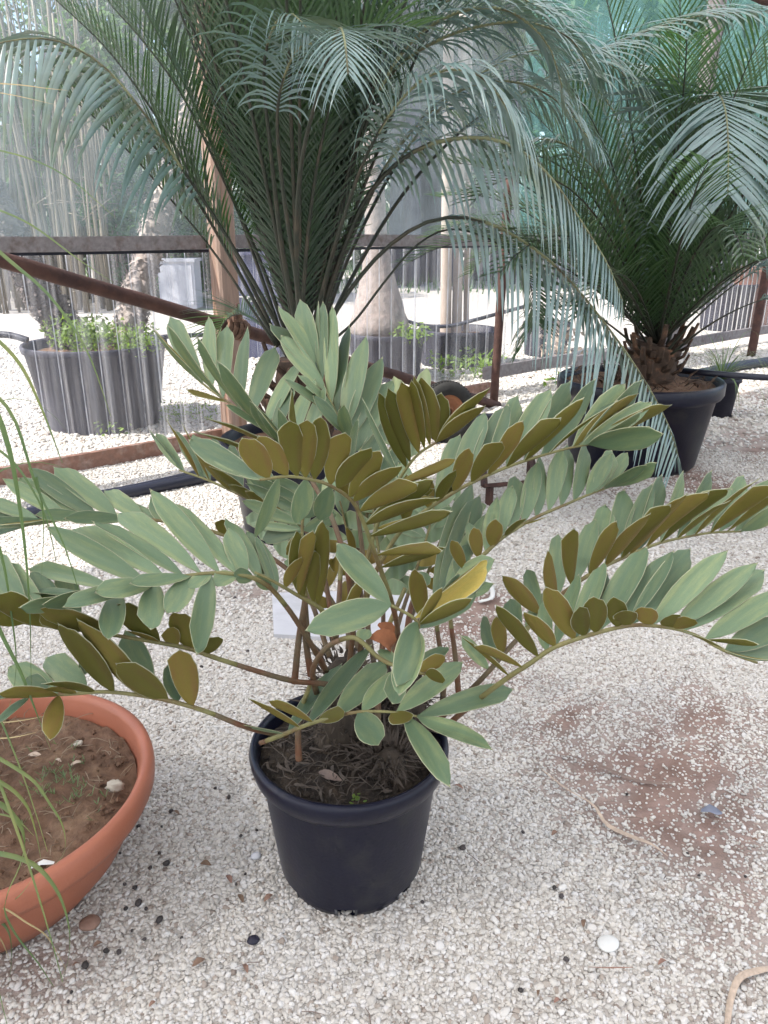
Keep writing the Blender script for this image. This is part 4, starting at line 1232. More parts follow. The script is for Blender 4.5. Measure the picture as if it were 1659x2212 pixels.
# caudex heads with shaggy fibres
cx = MB()
heads = [(np.array([-0.10, 1.33, 0.28]), np.array([-0.085, 1.36, 0.47]), 0.042), (np.array([0.0, 1.24, 0.27]), np.array([0.01, 1.25, 0.335]), 0.034), (np.array([0.03, 1.36, 0.28]), np.array([0.05, 1.39, 0.42]), 0.042)]
for a, b_, r_ in heads:
    C = crom([a, (a + b_) / 2 + [0.006, -0.008, 0], b_], 12)
    cx.tube(C, r_ * np.array([1.15, 1.2, 1.15, 1.1, 1.05, 1.0, 0.98, 0.95, 0.9, 0.8, 0.6, 0.3]) * (1 + rng.normal(0, 0.04, 12)), 14)
cx.build('caudex', M_CAUDEX, zam)
fb = MB()
for a, b_, r_ in heads:
    for _ in range(420):
        t_ = random.random()
        ang = random.uniform(0, 6.28)
        d = np.array([math.cos(ang), math.sin(ang), 0])
        p = a + (b_ - a) * t_ + d * r_ * random.uniform(0.9, 1.05)
        ln = random.uniform(0.025, 0.07)
        up = random.uniform(-0.4, 1.2)
        q1 = p + (d * 0.5 + [0, 0, up]) * ln * 0.5
        q2 = q1 + (d * random.uniform(0.2, 1.0) + [random.uniform(-.5, .5), random.uniform(-.5, .5), up * 0.4]) * ln * 0.6
        fb.strip(crom([p, q1, q2], 4), np.array([0.006, 0.005, 0.0032, 0.0006]) * random.uniform(0.5, 1.6), np.array([-d[1], d[0], 0]), fold=0.4)
o_ = fb.build('caudex_fibres', M_FIBRE, zam)
o_['kind'] = 'stuff'

# ------------------------------------------------------------------ palms


def palm_leaflets(C, n, L, start=0.16, droop=0.5, fwd=0.5, vang=0.35, width=0.016, seed=0, side_droop=None, tipshort=0.35, va=None, fw=None):
    """two ranks of narrow leaflets along rachis points C; returns list of (points, widths, wdirs)"""
    r_ = np.random.default_rng(seed)
    seg = np.linalg.norm(np.diff(C, axis=0), axis=1)
    cum = np.r_[0, np.cumsum(seg)]
    TT = np.gradient(C, axis=0)
    out = []
    for i in range(n):
        u = start + (1 - start) * (i + 0.5) / n
        sdist = u * cum[-1]
        base = np.array([np.interp(sdist, cum, C[:, k]) for k in range(3)])
        T = nrm([np.interp(sdist, cum, TT[:, k]) for k in range(3)])
        lat = np.cross(T, [0, 0, 1.0])
        if np.linalg.norm(lat) < 0.15:
            lat = np.cross(T, [0.3, 1, 0])
        lat = nrm(lat)
        N = nrm(np.cross(lat, T))
        v = (u - start) / (1 - start)
        ll = L * min(1.0, 0.35 + 3.2 * v) * (1 - (1 - tipshort) * max(0, (v - 0.45) / 0.55) ** 1.6)
        for sd in (-1, 1):
            f_ = (fwd if fw is None else fw[0 if sd < 0 else 1]) + 0.5 * v + r_.normal(0, 0.07)
            d = nrm(lat * sd * 1.0 + T * f_ + N * ((vang if va is None else va[0 if sd < 0 else 1]) + r_.normal(0, 0.06)))
            dr = droop * r_.uniform(0.6, 1.4)
            if side_droop is not None:
                dr *= side_droop[0] if sd < 0 else side_droop[1]
            lj = ll * r_.uniform(0.86, 1.08) * (0.55 if r_.uniform() < 0.04 else 1.0)
            P = [base]
            k = 5
            for q in range(k):
                d = nrm(d + np.array([0, 0, -1.0]) * dr * (0.25 + 0.6 * q / k))
                P.append(P[-1] + d * lj / k)
            P = np.array(P)
            D = np.gradient(P, axis=0)
            D /= np.linalg.norm(D, axis=1)[:, None]
            Wd = T - (D @ T)[:, None] * D
            Wd /= np.linalg.norm(Wd, axis=1)[:, None] + 1e-6
            w = width * np.array([0.45, 0.95, 1.0, 0.88, 0.6, 0.06]) * r_.uniform(0.9, 1.1)
            out.append((P, w, Wd))
    return out


def palm(name, label, cat, base, crown, explicit, random_specs, L, width, group=None, singles=3, mat=M_PALM, seed=0):
    root = thing(name, label, cat, base, group)
    mass = MB()
    ns = 0
    r_ = np.random.default_rng(seed)
    specs = []
    for pth, kw in explicit:
        specs.append((crom(pth, 30), kw))
    for k in range(random_specs['n']):
        az = random_specs['az'](k, r_)
        el = R(random_specs['el'](k, r_))
        ln = random_specs['len'](k, r_)
        d = np.array([math.cos(az) * math.cos(el), math.sin(az) * math.cos(el), math.sin(el)])
        P = [np.array(crown) + d * 0.03]
        bend = random_specs['bend'](k, r_)
        for q in range(14):
            d = nrm(d + np.array([0, 0, -1]) * bend * (q / 14) ** 1.3)
            P.append(P[-1] + d * ln / 14)
        specs.append((np.array(P), dict(n=int(ln / 0.036), inner=True)))
    for i, (C, kw) in enumerate(specs):
        b = MB()
        m_ = len(C)
        rr = kw.get('r', 0.010 if kw.get('inner') else 0.013)
        b.tube(C, rr * (1 - 0.8 * np.linspace(0, 1, m_) ** 0.9), 6, squash=0.7)
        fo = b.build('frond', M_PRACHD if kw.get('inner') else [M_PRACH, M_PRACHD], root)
        if not kw.get('inner'):
            fo.data.polygons.foreach_set('material_index', np.array([1 if p_ < len(fo.data.polygons) * max(0.33, kw.get('start', 0.2) + 0.05) else 0 for p_ in range(len(fo.data.polygons))], np.int32))
        lf = palm_leaflets(C, kw.get('n', 45), kw.get('L', L), kw.get('start', 0.07 if kw.get('inner') else 0.2), kw.get('droop', 0.16 if kw.get('inner') else 0.45), kw.get('fwd', 1.15 if kw.get('inner') else 0.6), kw.get('vang', 0.65 if kw.get('inner') else 0.3), kw.get('w', width), seed * 100 + i, kw.get('sd'), kw.get('tip', 0.35), kw.get('va'), kw.get('fw'))
        if kw.get('single') and ns < 300:
            for (P, w, Wd) in lf:
                if ns >= 300:
                    mass.strip(P, w, Wd, 0, 0.35)
                    continue
                q = MB()
                q.strip(P, w, Wd, 0, 0.35)
                q.build('leaflet', mat, fo)
                ns += 1
        else:
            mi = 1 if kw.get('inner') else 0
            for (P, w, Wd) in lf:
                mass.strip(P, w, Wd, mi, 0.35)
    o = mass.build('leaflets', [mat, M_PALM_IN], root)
    o['kind'] = 'stuff'
    return root


def P3(lst):
    return [at(x, y, Yd) for x, y, Yd in lst]


PCC = np.array([-0.38, 3.30, 0.0])            # central palm pot
crownC = at(648, 772, 3.30)
PALM_EX = [
    # low arch hanging across to the big pot
    (P3([(690, 745, 3.28), (740, 650, 3.25), (820, 550, 3.22), (910, 485, 3.22), (1000, 470, 3.26), (1090, 498, 3.32), (1200, 575, 3.40), (1300, 690, 3.47), (1385, 810, 3.52), (1440, 910, 3.55), (1465, 985, 3.56)]),
     dict(n=52, single=True, droop=0.5, fw=(1.0, 0.1), va=(0.45, -1.3), start=0.30, L=0.50, w=0.0165, sd=(1.0, 0.7), r=0.014, tip=0.45)),
    # second arch
    (P3([(675, 750, 3.30), (720, 600, 3.30), (790, 430, 3.30), (890, 330, 3.28), (1000, 298, 3.28), (1100, 312, 3.30), (1185, 378, 3.36), (1260, 485, 3.42), (1312, 570, 3.45), (1345, 650, 3.48)]),
     dict(n=46, single=True, droop=0.45, fw=(0.9, 0.2), va=(0.4, -1.1), start=0.36, L=0.42, w=0.0150, sd=(1.0, 0.8))),
    # left arch with hanging comb
    (P3([(620, 745, 3.28), (560, 630, 3.22), (470, 480, 3.15), (380, 345, 3.08), (300, 230, 3.0), (220, 140, 2.95), (130, 90, 2.90), (40, 85, 2.86), (-60, 110, 2.84)]),
     dict(n=38, single=True, droop=0.5, fw=(0.1, 0.9), va=(-1.5, 0.2), start=0.42, L=0.44, w=0.0165, sd=(0.7, 1.0), tip=0.8)),
    # top right arch, pale
    (P3([(680, 745, 3.32), (720, 560, 3.34), (770, 330, 3.36), (840, 165, 3.36), (950, 85, 3.34), (1060, 52, 3.30), (1150, 50, 3.28), (1235, 85, 3.26), (1275, 150, 3.26)]),
     dict(n=56, droop=0.34, fwd=0.6, vang=0.3, start=0.4, L=0.48, w=0.012)),
    (P3([(690, 745, 3.40), (760, 600, 3.50), (870, 420, 3.62), (1000, 280, 3.75), (1120, 205, 3.85), (1250, 130, 3.95), (1370, 78, 4.0), (1500, 36, 4.05), (1680, 22, 4.1)]),
     dict(n=64, droop=0.42, fwd=0.6, vang=0.25, start=0.4, L=0.46, w=0.012)),
    (P3([(668, 745, 3.25), (715, 560, 3.12), (790, 340, 3.0), (880, 200, 2.92), (970, 150, 2.88), (1045, 170, 2.86), (1095, 235, 2.86), (1130, 315, 2.87)]),
     dict(n=46, droop=0.6, fwd=0.5, vang=0.15, start=0.5, L=0.40, w=0.0105)),
    (P3([(600, 748, 3.3), (500, 560, 3.28), (400, 395, 3.25), (300, 285, 3.22), (220, 225, 3.2), (140, 175, 3.2)]), dict(n=44, start=0.3, L=0.36, w=0.009, inner=True)),
    (P3([(625, 740, 3.34), (560, 560, 3.36), (470, 360, 3.40), (390, 200, 3.45), (310, 90, 3.5), (240, 10, 3.55), (190, -60, 3.6)]), dict(n=50, start=0.3, L=0.4, w=0.009, inner=True)),
    (P3([(632, 740, 3.36), (590, 520, 3.4), (540, 290, 3.45), (490, 100, 3.5), (450, -60, 3.55)]), dict(n=50, start=0.3, L=0.4, w=0.009, inner=True)),
    (P3([(640, 740, 3.25), (632, 520, 3.18), (640, 300, 3.08), (620, 120, 2.98), (560, 20, 2.92), (480, -20, 2.9)]), dict(n=60, start=0.16, L=0.38, w=0.009, inner=True)),
    (P3([(650, 740, 3.22), (662, 540, 3.1), (690, 330, 3.0), (740, 150, 2.92), (810, 60, 2.86), (900, 60, 2.82)]), dict(n=60, start=0.16, L=0.40, w=0.009, inner=True)),
    (P3([(655, 740, 3.3), (680, 480, 3.3), (700, 250, 3.3), (730, 60, 3.32), (760, -80, 3.34)]), dict(n=56, start=0.3, L=0.42, w=0.009, inner=True)),
    (P3([(655, 740, 3.2), (640, 600, 3.05), (610, 400, 2.92), (600, 230, 2.82), (640, 110, 2.75), (700, 90, 2.7)]), dict(n=26, droop=0.75, fwd=0.6, start=0.74, L=0.30, w=0.0075)),
    (P3([(672, 745, 3.34), (715, 520, 3.4), (780, 270, 3.46), (860, 100, 3.5), (960, 5, 3.52), (1070, -20, 3.54), (1190, 25, 3.54)]), dict(n=52, droop=0.4, fwd=0.6, vang=0.25, start=0.3, L=0.48, w=0.0115)),
    (P3([(680, 745, 3.38), (740, 560, 3.44), (840, 350, 3.5), (960, 215, 3.54), (1090, 175, 3.56), (1200, 215, 3.56), (1280, 310, 3.56)]), dict(n=50, droop=0.5, fwd=0.5, vang=0.2, start=0.35, L=0.44, w=0.0115)),
    (P3([(684, 745, 3.42), (760, 540, 3.55), (880, 320, 3.7), (1030, 165, 3.8), (1180, 105, 3.86), (1320, 140, 3.9), (1410, 235, 3.92)]), dict(n=54, droop=0.5, fwd=0.5, vang=0.2, start=0.35, L=0.44, w=0.0115)),
    (P3([(605, 745, 3.32), (505, 540, 3.34), (420, 390, 3.36), (330, 240, 3.38), (230, 105, 3.4), (110, -10, 3.42)]), dict(n=50, start=0.3, L=0.36, w=0.009, inner=True)),
    (P3([(615, 745, 3.36), (530, 500, 3.42), (440, 270, 3.48), (360, 110, 3.52), (290, -20, 3.56)]), dict(n=50, start=0.3, L=0.36, w=0.009, inner=True)),
    (P3([(598, 750, 3.26), (480, 570, 3.2), (385, 450, 3.16), (280, 330, 3.12), (170, 225, 3.1), (60, 160, 3.08)]), dict(n=46, droop=0.3, fwd=0.7, start=0.35, L=0.30, w=0.009, inner=True)),
    (P3([(652, 740, 3.2), (640, 560, 3.02), (650, 360, 2.86), (690, 190, 2.72), (720, 90, 2.62), (735, 60, 2.52), (745, 90, 2.42), (752, 160, 2.36)]), dict(n=30, droop=0.45, fwd=0.7, vang=0.1, start=0.70, L=0.32, w=0.0075)),
    (P3([(648, 740, 3.22), (610, 540, 3.08), (585, 330, 2.95), (570, 160, 2.84), (590, 60, 2.74), (630, 30, 2.66), (670, 70, 2.6)]), dict(n=26, droop=0.5, fwd=0.6, vang=0.1, start=0.72, L=0.30, w=0.0075)),
    (P3([(676, 745, 3.3), (730, 480, 3.26), (800, 240, 3.22), (880, 100, 3.2), (980, 30, 3.18), (1090, 20, 3.16), (1180, 90, 3.16), (1215, 190, 3.16)]), dict(n=56, droop=0.36, fwd=0.6, vang=0.25, start=0.45, L=0.46, w=0.0115)),
    (P3([(662, 745, 3.34), (690, 420, 3.4), (740, 160, 3.46), (810, 10, 3.5), (900, -70, 3.52), (1010, -80, 3.54)]), dict(n=50, droop=0.4, fwd=0.6, vang=0.25, start=0.4, L=0.46, w=0.0115)),
    # low fronds
    (P3([(690, 755, 3.3), (760, 700, 3.3), (830, 610, 3.3), (900, 530, 3.32), (980, 495, 3.4), (1080, 530, 3.55), (1140, 600, 3.7), (1160, 700, 3.8)]), dict(n=44, start=0.5, L=0.34, w=0.009, inner=True)),
    (P3([(620, 770, 3.36), (580, 715, 3.45), (530, 680, 3.6), (490, 690, 3.7), (460, 740, 3.76)]), dict(n=30, start=0.25, L=0.3, w=0.009, inner=True, r=0.009)),
]
cpalm = palm('feather_palm', 'tall feather palm with blue-green arching fronds rising from behind the broad-leaved cycad', 'palm', PCC + [0, 0, 0.42], crownC, PALM_EX,
             dict(n=34, az=lambda k, r: 2.39996 * k + r.uniform(-.2, .2), el=lambda k, r: r.uniform(66, 86), len=lambda k, r: r.uniform(1.7, 2.3), bend=lambda k, r: r.uniform(0.06, 0.2)),
             0.36, 0.009, seed=1)


def stub_trunk(root, c0, c1, r0, r1, nstub, seed, name='trunk'):
    r_ = np.random.default_rng(seed)
    b = MB()
    C = crom([c0, (np.array(c0) + np.array(c1)) / 2, c1], 10)
    b.tube(C, np.linspace(r0, r1, 10) * (1 + r_.normal(0, 0.05, 10)), 14)
    t = b.build(name, M_PBASE, root)
    for _ in range(nstub):
        u = r_.uniform(0.05, 0.98)
        p = np.array(c0) + (np.array(c1) - np.array(c0)) * u
        a = r_.uniform(0, 6.28)
        d = np.array([math.cos(a), math.sin(a), 0])
        rr = r0 + (r1 - r0) * u
        q = MB()
        ln = r_.uniform(0.06, 0.16)
        q.tube([p + d * rr * 0.7, p + d * (rr + ln * 0.35) + [0, 0, ln * 0.5], p + d * (rr + ln * 0.55) + [0, 0, ln * 1.0]], [0.022, 0.016, 0.013], 6, squash=0.55)
        q.build('leaf_stub', M_PBASE, root, smooth=False)
    return t


stub_trunk(cpalm, PCC + [0.02, 0, 0.38], crownC + [0, 0, -0.01], 0.15, 0.10, 46, 3)
cpp = thing('palm_pot', 'matt black pot holding the feather palm behind the broad-leaved cycad', 'plant pot', PCC)
b = MB()
b.lathe([(0.20, 0.0), (0.245, 0.0), (0.255, 0.02), (0.30, 0.36), (0.335, 0.375), (0.345, 0.40), (0.345, 0.425), (0.335, 0.437), (0.322, 0.432), (0.30, 0.36), (0.28, 0.2)], PCC, 72)
b.build('pot_wall', M_POT, cpp)
soil_disc(PCC, 0.31, 0.39, 0.01, M_BSOIL, cpp, seed=8, mound=0.02, freq=20)

PR = np.array([1.47, 4.42, 0.0])
crownR = at(1420, 745, 4.42)
RP_EX = [
    (P3([(1425, 735, 4.4), (1440, 560, 4.3), (1465, 400, 4.2), (1495, 270, 4.1), (1540, 200, 3.92), (1565, 230, 3.78), (1573, 310, 3.68), (1572, 420, 3.62)]),
     dict(n=46, single=True, droop=0.28, fwd=0.35, vang=0.1, start=0.5, L=0.58, w=0.018, tip=0.6)),
    (P3([(1430, 735, 4.45), (1480, 620, 4.5), (1560, 480, 4.5), (1640, 350, 4.5), (1720, 260, 4.5)]), dict(n=44, droop=0.45, inner=True)),
    (P3([(1440, 760, 4.3), (1500, 690, 4.2), (1580, 620, 4.15), (1680, 555, 4.1)]), dict(n=22, droop=0.5, start=0.75, r=0.011)),
    (P3([(1450, 765, 4.25), (1520, 710, 4.1), (1600, 665, 4.0), (1700, 630, 3.95)]), dict(n=20, droop=0.5, start=0.8, r=0.011)),
    (P3([(1410, 735, 4.4), (1370, 560, 4.35), (1320, 420, 4.3), (1250, 330, 4.25), (1170, 300, 4.2), (1090, 330, 4.2)]), dict(n=46, droop=0.6, L=0.4)),
    (P3([(1412, 735, 4.5), (1400, 540, 4.6), (1370, 380, 4.65), (1330, 250, 4.7), (1270, 180, 4.7), (1190, 170, 4.7)]), dict(n=46, droop=0.55, L=0.42)),
    (P3([(1425, 735, 4.5), (1450, 520, 4.6), (1480, 350, 4.65), (1500, 230, 4.7), (1450, 160, 4.7), (1380, 140, 4.7)]), dict(n=46, droop=0.5, L=0.4)),
    (P3([(1400, 745, 4.35), (1330, 640, 4.25), (1270, 560, 4.2), (1200, 530, 4.18), (1140, 560, 4.16)]), dict(n=40, droop=0.5, L=0.34, inner=True)),
    (P3([(1440, 745, 4.5), (1500, 600, 4.6), (1590, 480, 4.7), (1680, 440, 4.75)]), dict(n=40, droop=0.5, L=0.36, inner=True)),
    (P3([(1390, 760, 4.35), (1300, 690, 4.3), (1230, 660, 4.3), (1160, 690, 4.3), (1120, 760, 4.32)]), dict(n=34, droop=0.5, L=0.28, inner=True, start=0.3)),
]
rpalm = palm('feather_palm', 'dense feather palm growing in the wide dark tub near the rusty upright pipe', 'palm', PR + [0, 0, 0.5], crownR, RP_EX,
             dict(n=52, az=lambda k, r: 2.39996 * k + r.uniform(-.2, .2), el=lambda k, r: r.uniform(34, 84), len=lambda k, r: r.uniform(1.1, 1.9), bend=lambda k, r: r.uniform(0.1, 0.32)),
             0.34, 0.009, seed=2)
stub_trunk(rpalm, PR + [0.02, 0, 0.44], crownR + [0, 0, 0.0], 0.17, 0.13, 50, 5)
rpp = thing('palm_tub', 'wide dark grey plastic tub with thick rim holding the dense feather palm', 'plant pot', PR)
b = MB()
b.lathe([(0.30, 0.0), (0.345, 0.0), (0.36, 0.02), (0.425, 0.40), (0.45, 0.41), (0.462, 0.43), (0.462, 0.485), (0.452, 0.497), (0.435, 0.494), (0.42, 0.46), (0.39, 0.3)], PR, 84)
b.build('tub_wall', M_POT, rpp)
soil_disc(PR, 0.425, 0.455, 0.012, M_BSOIL, rpp, seed=9, mound=0.03, freq=18)
lt = MB()
for _ in range(120):
    a, q = random.uniform(0, 6.28), 0.40 * math.sqrt(random.random())
    p = PR + [q * math.cos(a), q * math.sin(a), 0.478 + 0.02 * random.random()]
    d = random.uniform(0, 6.28)
    ln = random.uniform(0.04, 0.12)
    t_ = np.array([math.cos(d), math.sin(d), random.uniform(-0.1, 0.6)]) * ln
    lt.strip([p, p + t_ * 0.5 + [0, 0, 0.012], p + t_], np.array([0.006, 0.014, 0.003]), nrm([-math.sin(d), math.cos(d), 0.3]), fold=0.4)
o_ = lt.build('leaf_litter', M_PBASE, rpp)
o_['kind'] = 'stuff'

# small dark pot with a weeping grass beside the tub
GP = gnd(1556, 905)
GP = np.array([GP[0] + 0.02, GP[1] + 0.12, 0])
wg = thing('grass_pot', 'small dark pot with a straggly weeping grass tucked behind the wide tub', 'plant pot', GP)
b = MB()
b.lathe([(0.085, 0.0), (0.10, 0.0), (0.125, 0.25), (0.138, 0.255), (0.138, 0.28), (0.125, 0.28), (0.11, 0.2)], GP, 40)
b.build('pot_wall', M_POT_OLD, wg)
b = MB()
for k in range(70):
    a = random.uniform(0, 6.28)
    e_ = random.uniform(0.5, 1.3)
    d = np.array([math.cos(a) * math.cos(e_), math.sin(a) * math.cos(e_), math.sin(e_)])
    P = [GP + [0, 0, 0.26]]
    ln = random.uniform(0.35, 0.7)
    for q in range(8):
        d = nrm(d + np.array([0, 0, -0.10 - 0.06 * q]))
        P.append(P[-1] + d * ln / 8)
    b.strip(P, np.linspace(0.009, 0.001, 9), nrm([-math.sin(a), math.cos(a), 0]), fold=0.2)
o_ = b.build('grass_blades', M_GRASS, wg)
o_['kind'] = 'stuff'

# ------------------------------------------------------------------ terracotta bowl with grass plant
BC = np.array([-0.815, 1.265, 0.0])
bowl = thing('terracotta_bowl', 'wide shallow terracotta coloured bowl filled with reddish brown soil', 'plant pot', BC)
b = MB()
b.lathe([(0.16, 0.0), (0.20, 0.0), (0.215, 0.01), (0.265, 0.075), (0.298, 0.140), (0.309, 0.172), (0.3125, 0.178), (0.329, 0.182), (0.338, 0.200), (0.340, 0.222), (0.337, 0.238), (0.328, 0.244), (0.318, 0.241), (0.311, 0.230), (0.306, 0.200), (0.290, 0.15)], BC, 120)
b.build('bowl_wall', M_TERRA, bowl)
soil_disc(BC, 0.300, 0.190, 0.009, M_BSOIL, bowl, seed=21, mound=0.012, n=110, freq=16)
crumbs(BC, 0.285, 0.197, 420, 0.002, 0.007, M_BSOIL, bowl, 'soil_crumbs', 22)
b = MB()
for _ in range(120):
    a, q = random.uniform(-1.6, 1.8), 0.28 * math.sqrt(random.random())
    p = BC + [q * math.cos(a), q * math.sin(a), 0.205 + random.uniform(0, 0.006)]
    d = random.uniform(0, 6.28)
    ln = random.uniform(0.01, 0.045)
    t_ = np.array([math.cos(d), math.sin(d), random.uniform(0, 0.25)]) * ln
    b.tube(crom([p, p + t_ * 0.5 + [random.uniform(-.006, .006), random.uniform(-.006, .006), 0.004], p + t_], 4), 0.0009, 4)
o_ = b.build('dry_stems', M_DSTEM, bowl)
o_['kind'] = 'stuff'
b = MB()
for _ in range(60):
    p = gnd(*[(0 + v_ / 2.836 * KD, (1680 + w_ / 2.836) * KD) for v_, w_ in [(random.gauss(420, 170), random.gauss(790, 130))]][0], 0.207)
    if np.hypot(*(p - BC)[:2]) > 0.27:
        continue
    for _k in range(4):
        d = random.uniform(0, 6.28)
        t_ = np.array([math.cos(d) * 0.7, math.sin(d) * 0.7, random.uniform(0.4, 1.0)]) * random.uniform(0.008, 0.02)
        b.strip([p, p + t_ * 0.6, p + t_], np.array([0.0012, 0.0022, 0.0006]), nrm([-math.sin(d), math.cos(d), 0]))
o_ = b.build('seedling_weeds', M_GRASS, bowl)
o_['kind'] = 'stuff'


def pebble(name, p, size, mat, label, cat, group=None, squash=0.6, seed=0, rot=0.0, kseg=14, rough=0.12):
    r_ = np.random.default_rng(seed)
    b = MB()
    th = np.linspace(0.02, math.pi - 0.02, 9)
    V = []
    for t in th:
        for a in np.linspace(0, 2 * math.pi, kseg, endpoint=False):
            V.append((math.sin(t) * math.cos(a), math.sin(t) * math.sin(a), math.cos(t)))
    V = np.array(V)
    s_ = 1 + rough * (np.sin(V @ r_.normal(0, 2.2, 3) + r_.uniform(0, 6)) + np.sin(V @ r_.normal(0, 3.5, 3)) * 0.6)
    V = V * s_[:, None] * (np.array(size) if np.ndim(size) else np.array([size, size * 0.8, size * squash]))
    c_, sn = math.cos(rot), math.sin(rot)
    V = V @ np.array([[c_, sn, 0], [-sn, c_, 0], [0, 0, 1]])
    V[:, 2] -= V[:, 2].min()
    V = V + np.array(p)
    F = [(i * kseg + j, (i + 1) * kseg + j, (i + 1) * kseg + (j + 1) % kseg, i * kseg + (j + 1) % kseg) for i in range(8) for j in range(kseg)]
    F += [tuple(range(kseg)), tuple(range(9 * kseg - 1, 8 * kseg - 1, -1))]
    b.add(V, F)
    return tag(b.build(name, mat, origin=p), label, cat, group)


def bowlpx(x, y):
    return (x / 2.836 * KD, (1680 + y / 2.836) * KD)


pebble('stone', gnd(*bowlpx(822, 850), 0.197), (0.017, 0.011, 0.012), M_STONE, 'knobbly pale stone lying on the soil of the terracotta bowl', 'stone', seed=3, rough=0.2)
pebble('stone', gnd(*bowlpx(558, 525), 0.199), (0.010, 0.008, 0.006), M_STONE, 'small grey stone among dry stems in the terracotta bowl', 'stone', seed=4, rough=0.2)
sc_ = MB()
p0 = gnd(*bowlpx(300, 1395), 0.20)
sc_.strip([p0 + [-0.018, -0.004, 0.006], p0 + [0, 0.004, 0.010], p0 + [0.02, 0.006, 0.007]], np.array([0.006, 0.011, 0.005]), nrm([0.1, 1, 0.3]), fold=0.4)
tag(sc_.build('plastic_scrap', M_WHITE, origin=p0), 'crumpled white plastic scrap by the rim inside the terracotta bowl', 'litter')
for (x, y, s_) in ((250, 600, 0.016), (545, 655, 0.011), (415, 635, 0.008)):
    p0 = gnd(*bowlpx(x, y), 0.203)
    q = MB()
    d = random.uniform(-0.5, 0.5)
    q.strip(crom([p0 + [-s_, -s_ * d, 0.002], p0 + [0, 0, 0.006], p0 + [s_, s_ * d, 0.002]], 5), np.array([0.3, 0.7, 0.8, 0.6, 0.2]) * s_, nrm([-d, 1, 0.2]), fold=0.3)
    tag(q.build('bark_chip', M_STRAW, origin=p0), 'pale bark chip lying on the soil in the terracotta bowl', 'chip', 'pale chips in the terracotta bowl')

gp = thing('grass_plant', 'slender grass-leaved plant with long arching thread-like leaves rooted in the terracotta bowl', 'plant', BC + [-0.06, 0.02, 0.19])
GC = BC + np.array([-0.10, 0.03, 0.62])


def blade(pts, w0, mat=M_GRASS, n=16, fold=0.5):
    P = crom(pts, n)
    T = np.gradient(P, axis=0)
    T /= np.linalg.norm(T, axis=1)[:, None]
    vd = CAM - P
    vd /= np.linalg.norm(vd, axis=1)[:, None]
    up = np.array([0.25, 0.1, 1.0])
    W = np.cross(T, up)
    W /= np.linalg.norm(W, axis=1)[:, None] + 1e-6
    t = np.linspace(0, 1, n)
    q = MB()
    q.strip(P, 1.25 * w0 * (1 - 0.85 * t ** 1.5), W * 0.6 + np.cross(T, vd) * 0.6, fold=fold)
    return q.build('blade', mat, gp)


stalk = MB()
stalk.tube(crom([BC + [-0.10, 0.03, 0.18], BC + [-0.105, 0.03, 0.4], GC + [0, 0, 0.02]], 8), [0.05, 0.045, 0.036, 0.03, 0.028, 0.028, 0.026, 0.02], 12)
stalk.build('stem', M_SHAG, gp)
EXB = [  # leaves seen in the photograph, by pixel and distance
    ([(-70, 480, 1.05), (20, 560, 1.05), (110, 640, 1.06), (190, 760, 1.07), (240, 900, 1.08)], 0.006, M_GRASS),
    ([(-60, 430, 1.2), (60, 480, 1.2), (170, 560, 1.2), (245, 610, 1.2)], 0.0045, M_GRASS),
    ([(-60, 175, 1.3), (40, 182, 1.3), (100, 190, 1.3), (145, 195, 1.3)], 0.004, M_GRASSY),
    ([(-60, 190, 1.3), (30, 205, 1.3), (115, 225, 1.3)], 0.003, M_GRASSY),
    ([(-60, 310, 1.2), (60, 340, 1.2), (150, 385, 1.2), (250, 470, 1.2)], 0.004, M_GRASS),
    ([(-40, 700, 1.1), (40, 780, 1.1), (90, 880, 1.1), (135, 1000, 1.1)], 0.006, M_GRASS),
    ([(-40, 820, 1.05), (30, 900, 1.05), (80, 1050, 1.05), (140, 1180, 1.05), (180, 1310, 1.05)], 0.005, M_GRASS),
    ([(-30, 830, 1.0), (20, 960, 1.0), (50, 1130, 1.0), (65, 1300, 1.0), (68, 1480, 1.0)], 0.008, M_GRASS),
    ([(80, 1030, 1.05), (95, 1120, 1.05), (90, 1250, 1.05)], 0.004, M_GRASS),
    ([(-40, 1080, 1.0), (5, 1200, 1.0), (25, 1320, 1.0), (35, 1450, 1.0), (0, 1600, 1.0)], 0.005, M_GRASS),
    ([(-30, 1290, 0.98), (10, 1380, 0.98), (45, 1450, 0.98), (80, 1540, 0.98), (110, 1620, 1.0)], 0.006, M_GRASS),
    ([(-30, 950, 1.15), (40, 1010, 1.15), (100, 1120, 1.15), (130, 1260, 1.15)], 0.004, M_GRASS),
]
for (pp, w_, m_) in EXB:
    blade(P3(pp), w_, m_)
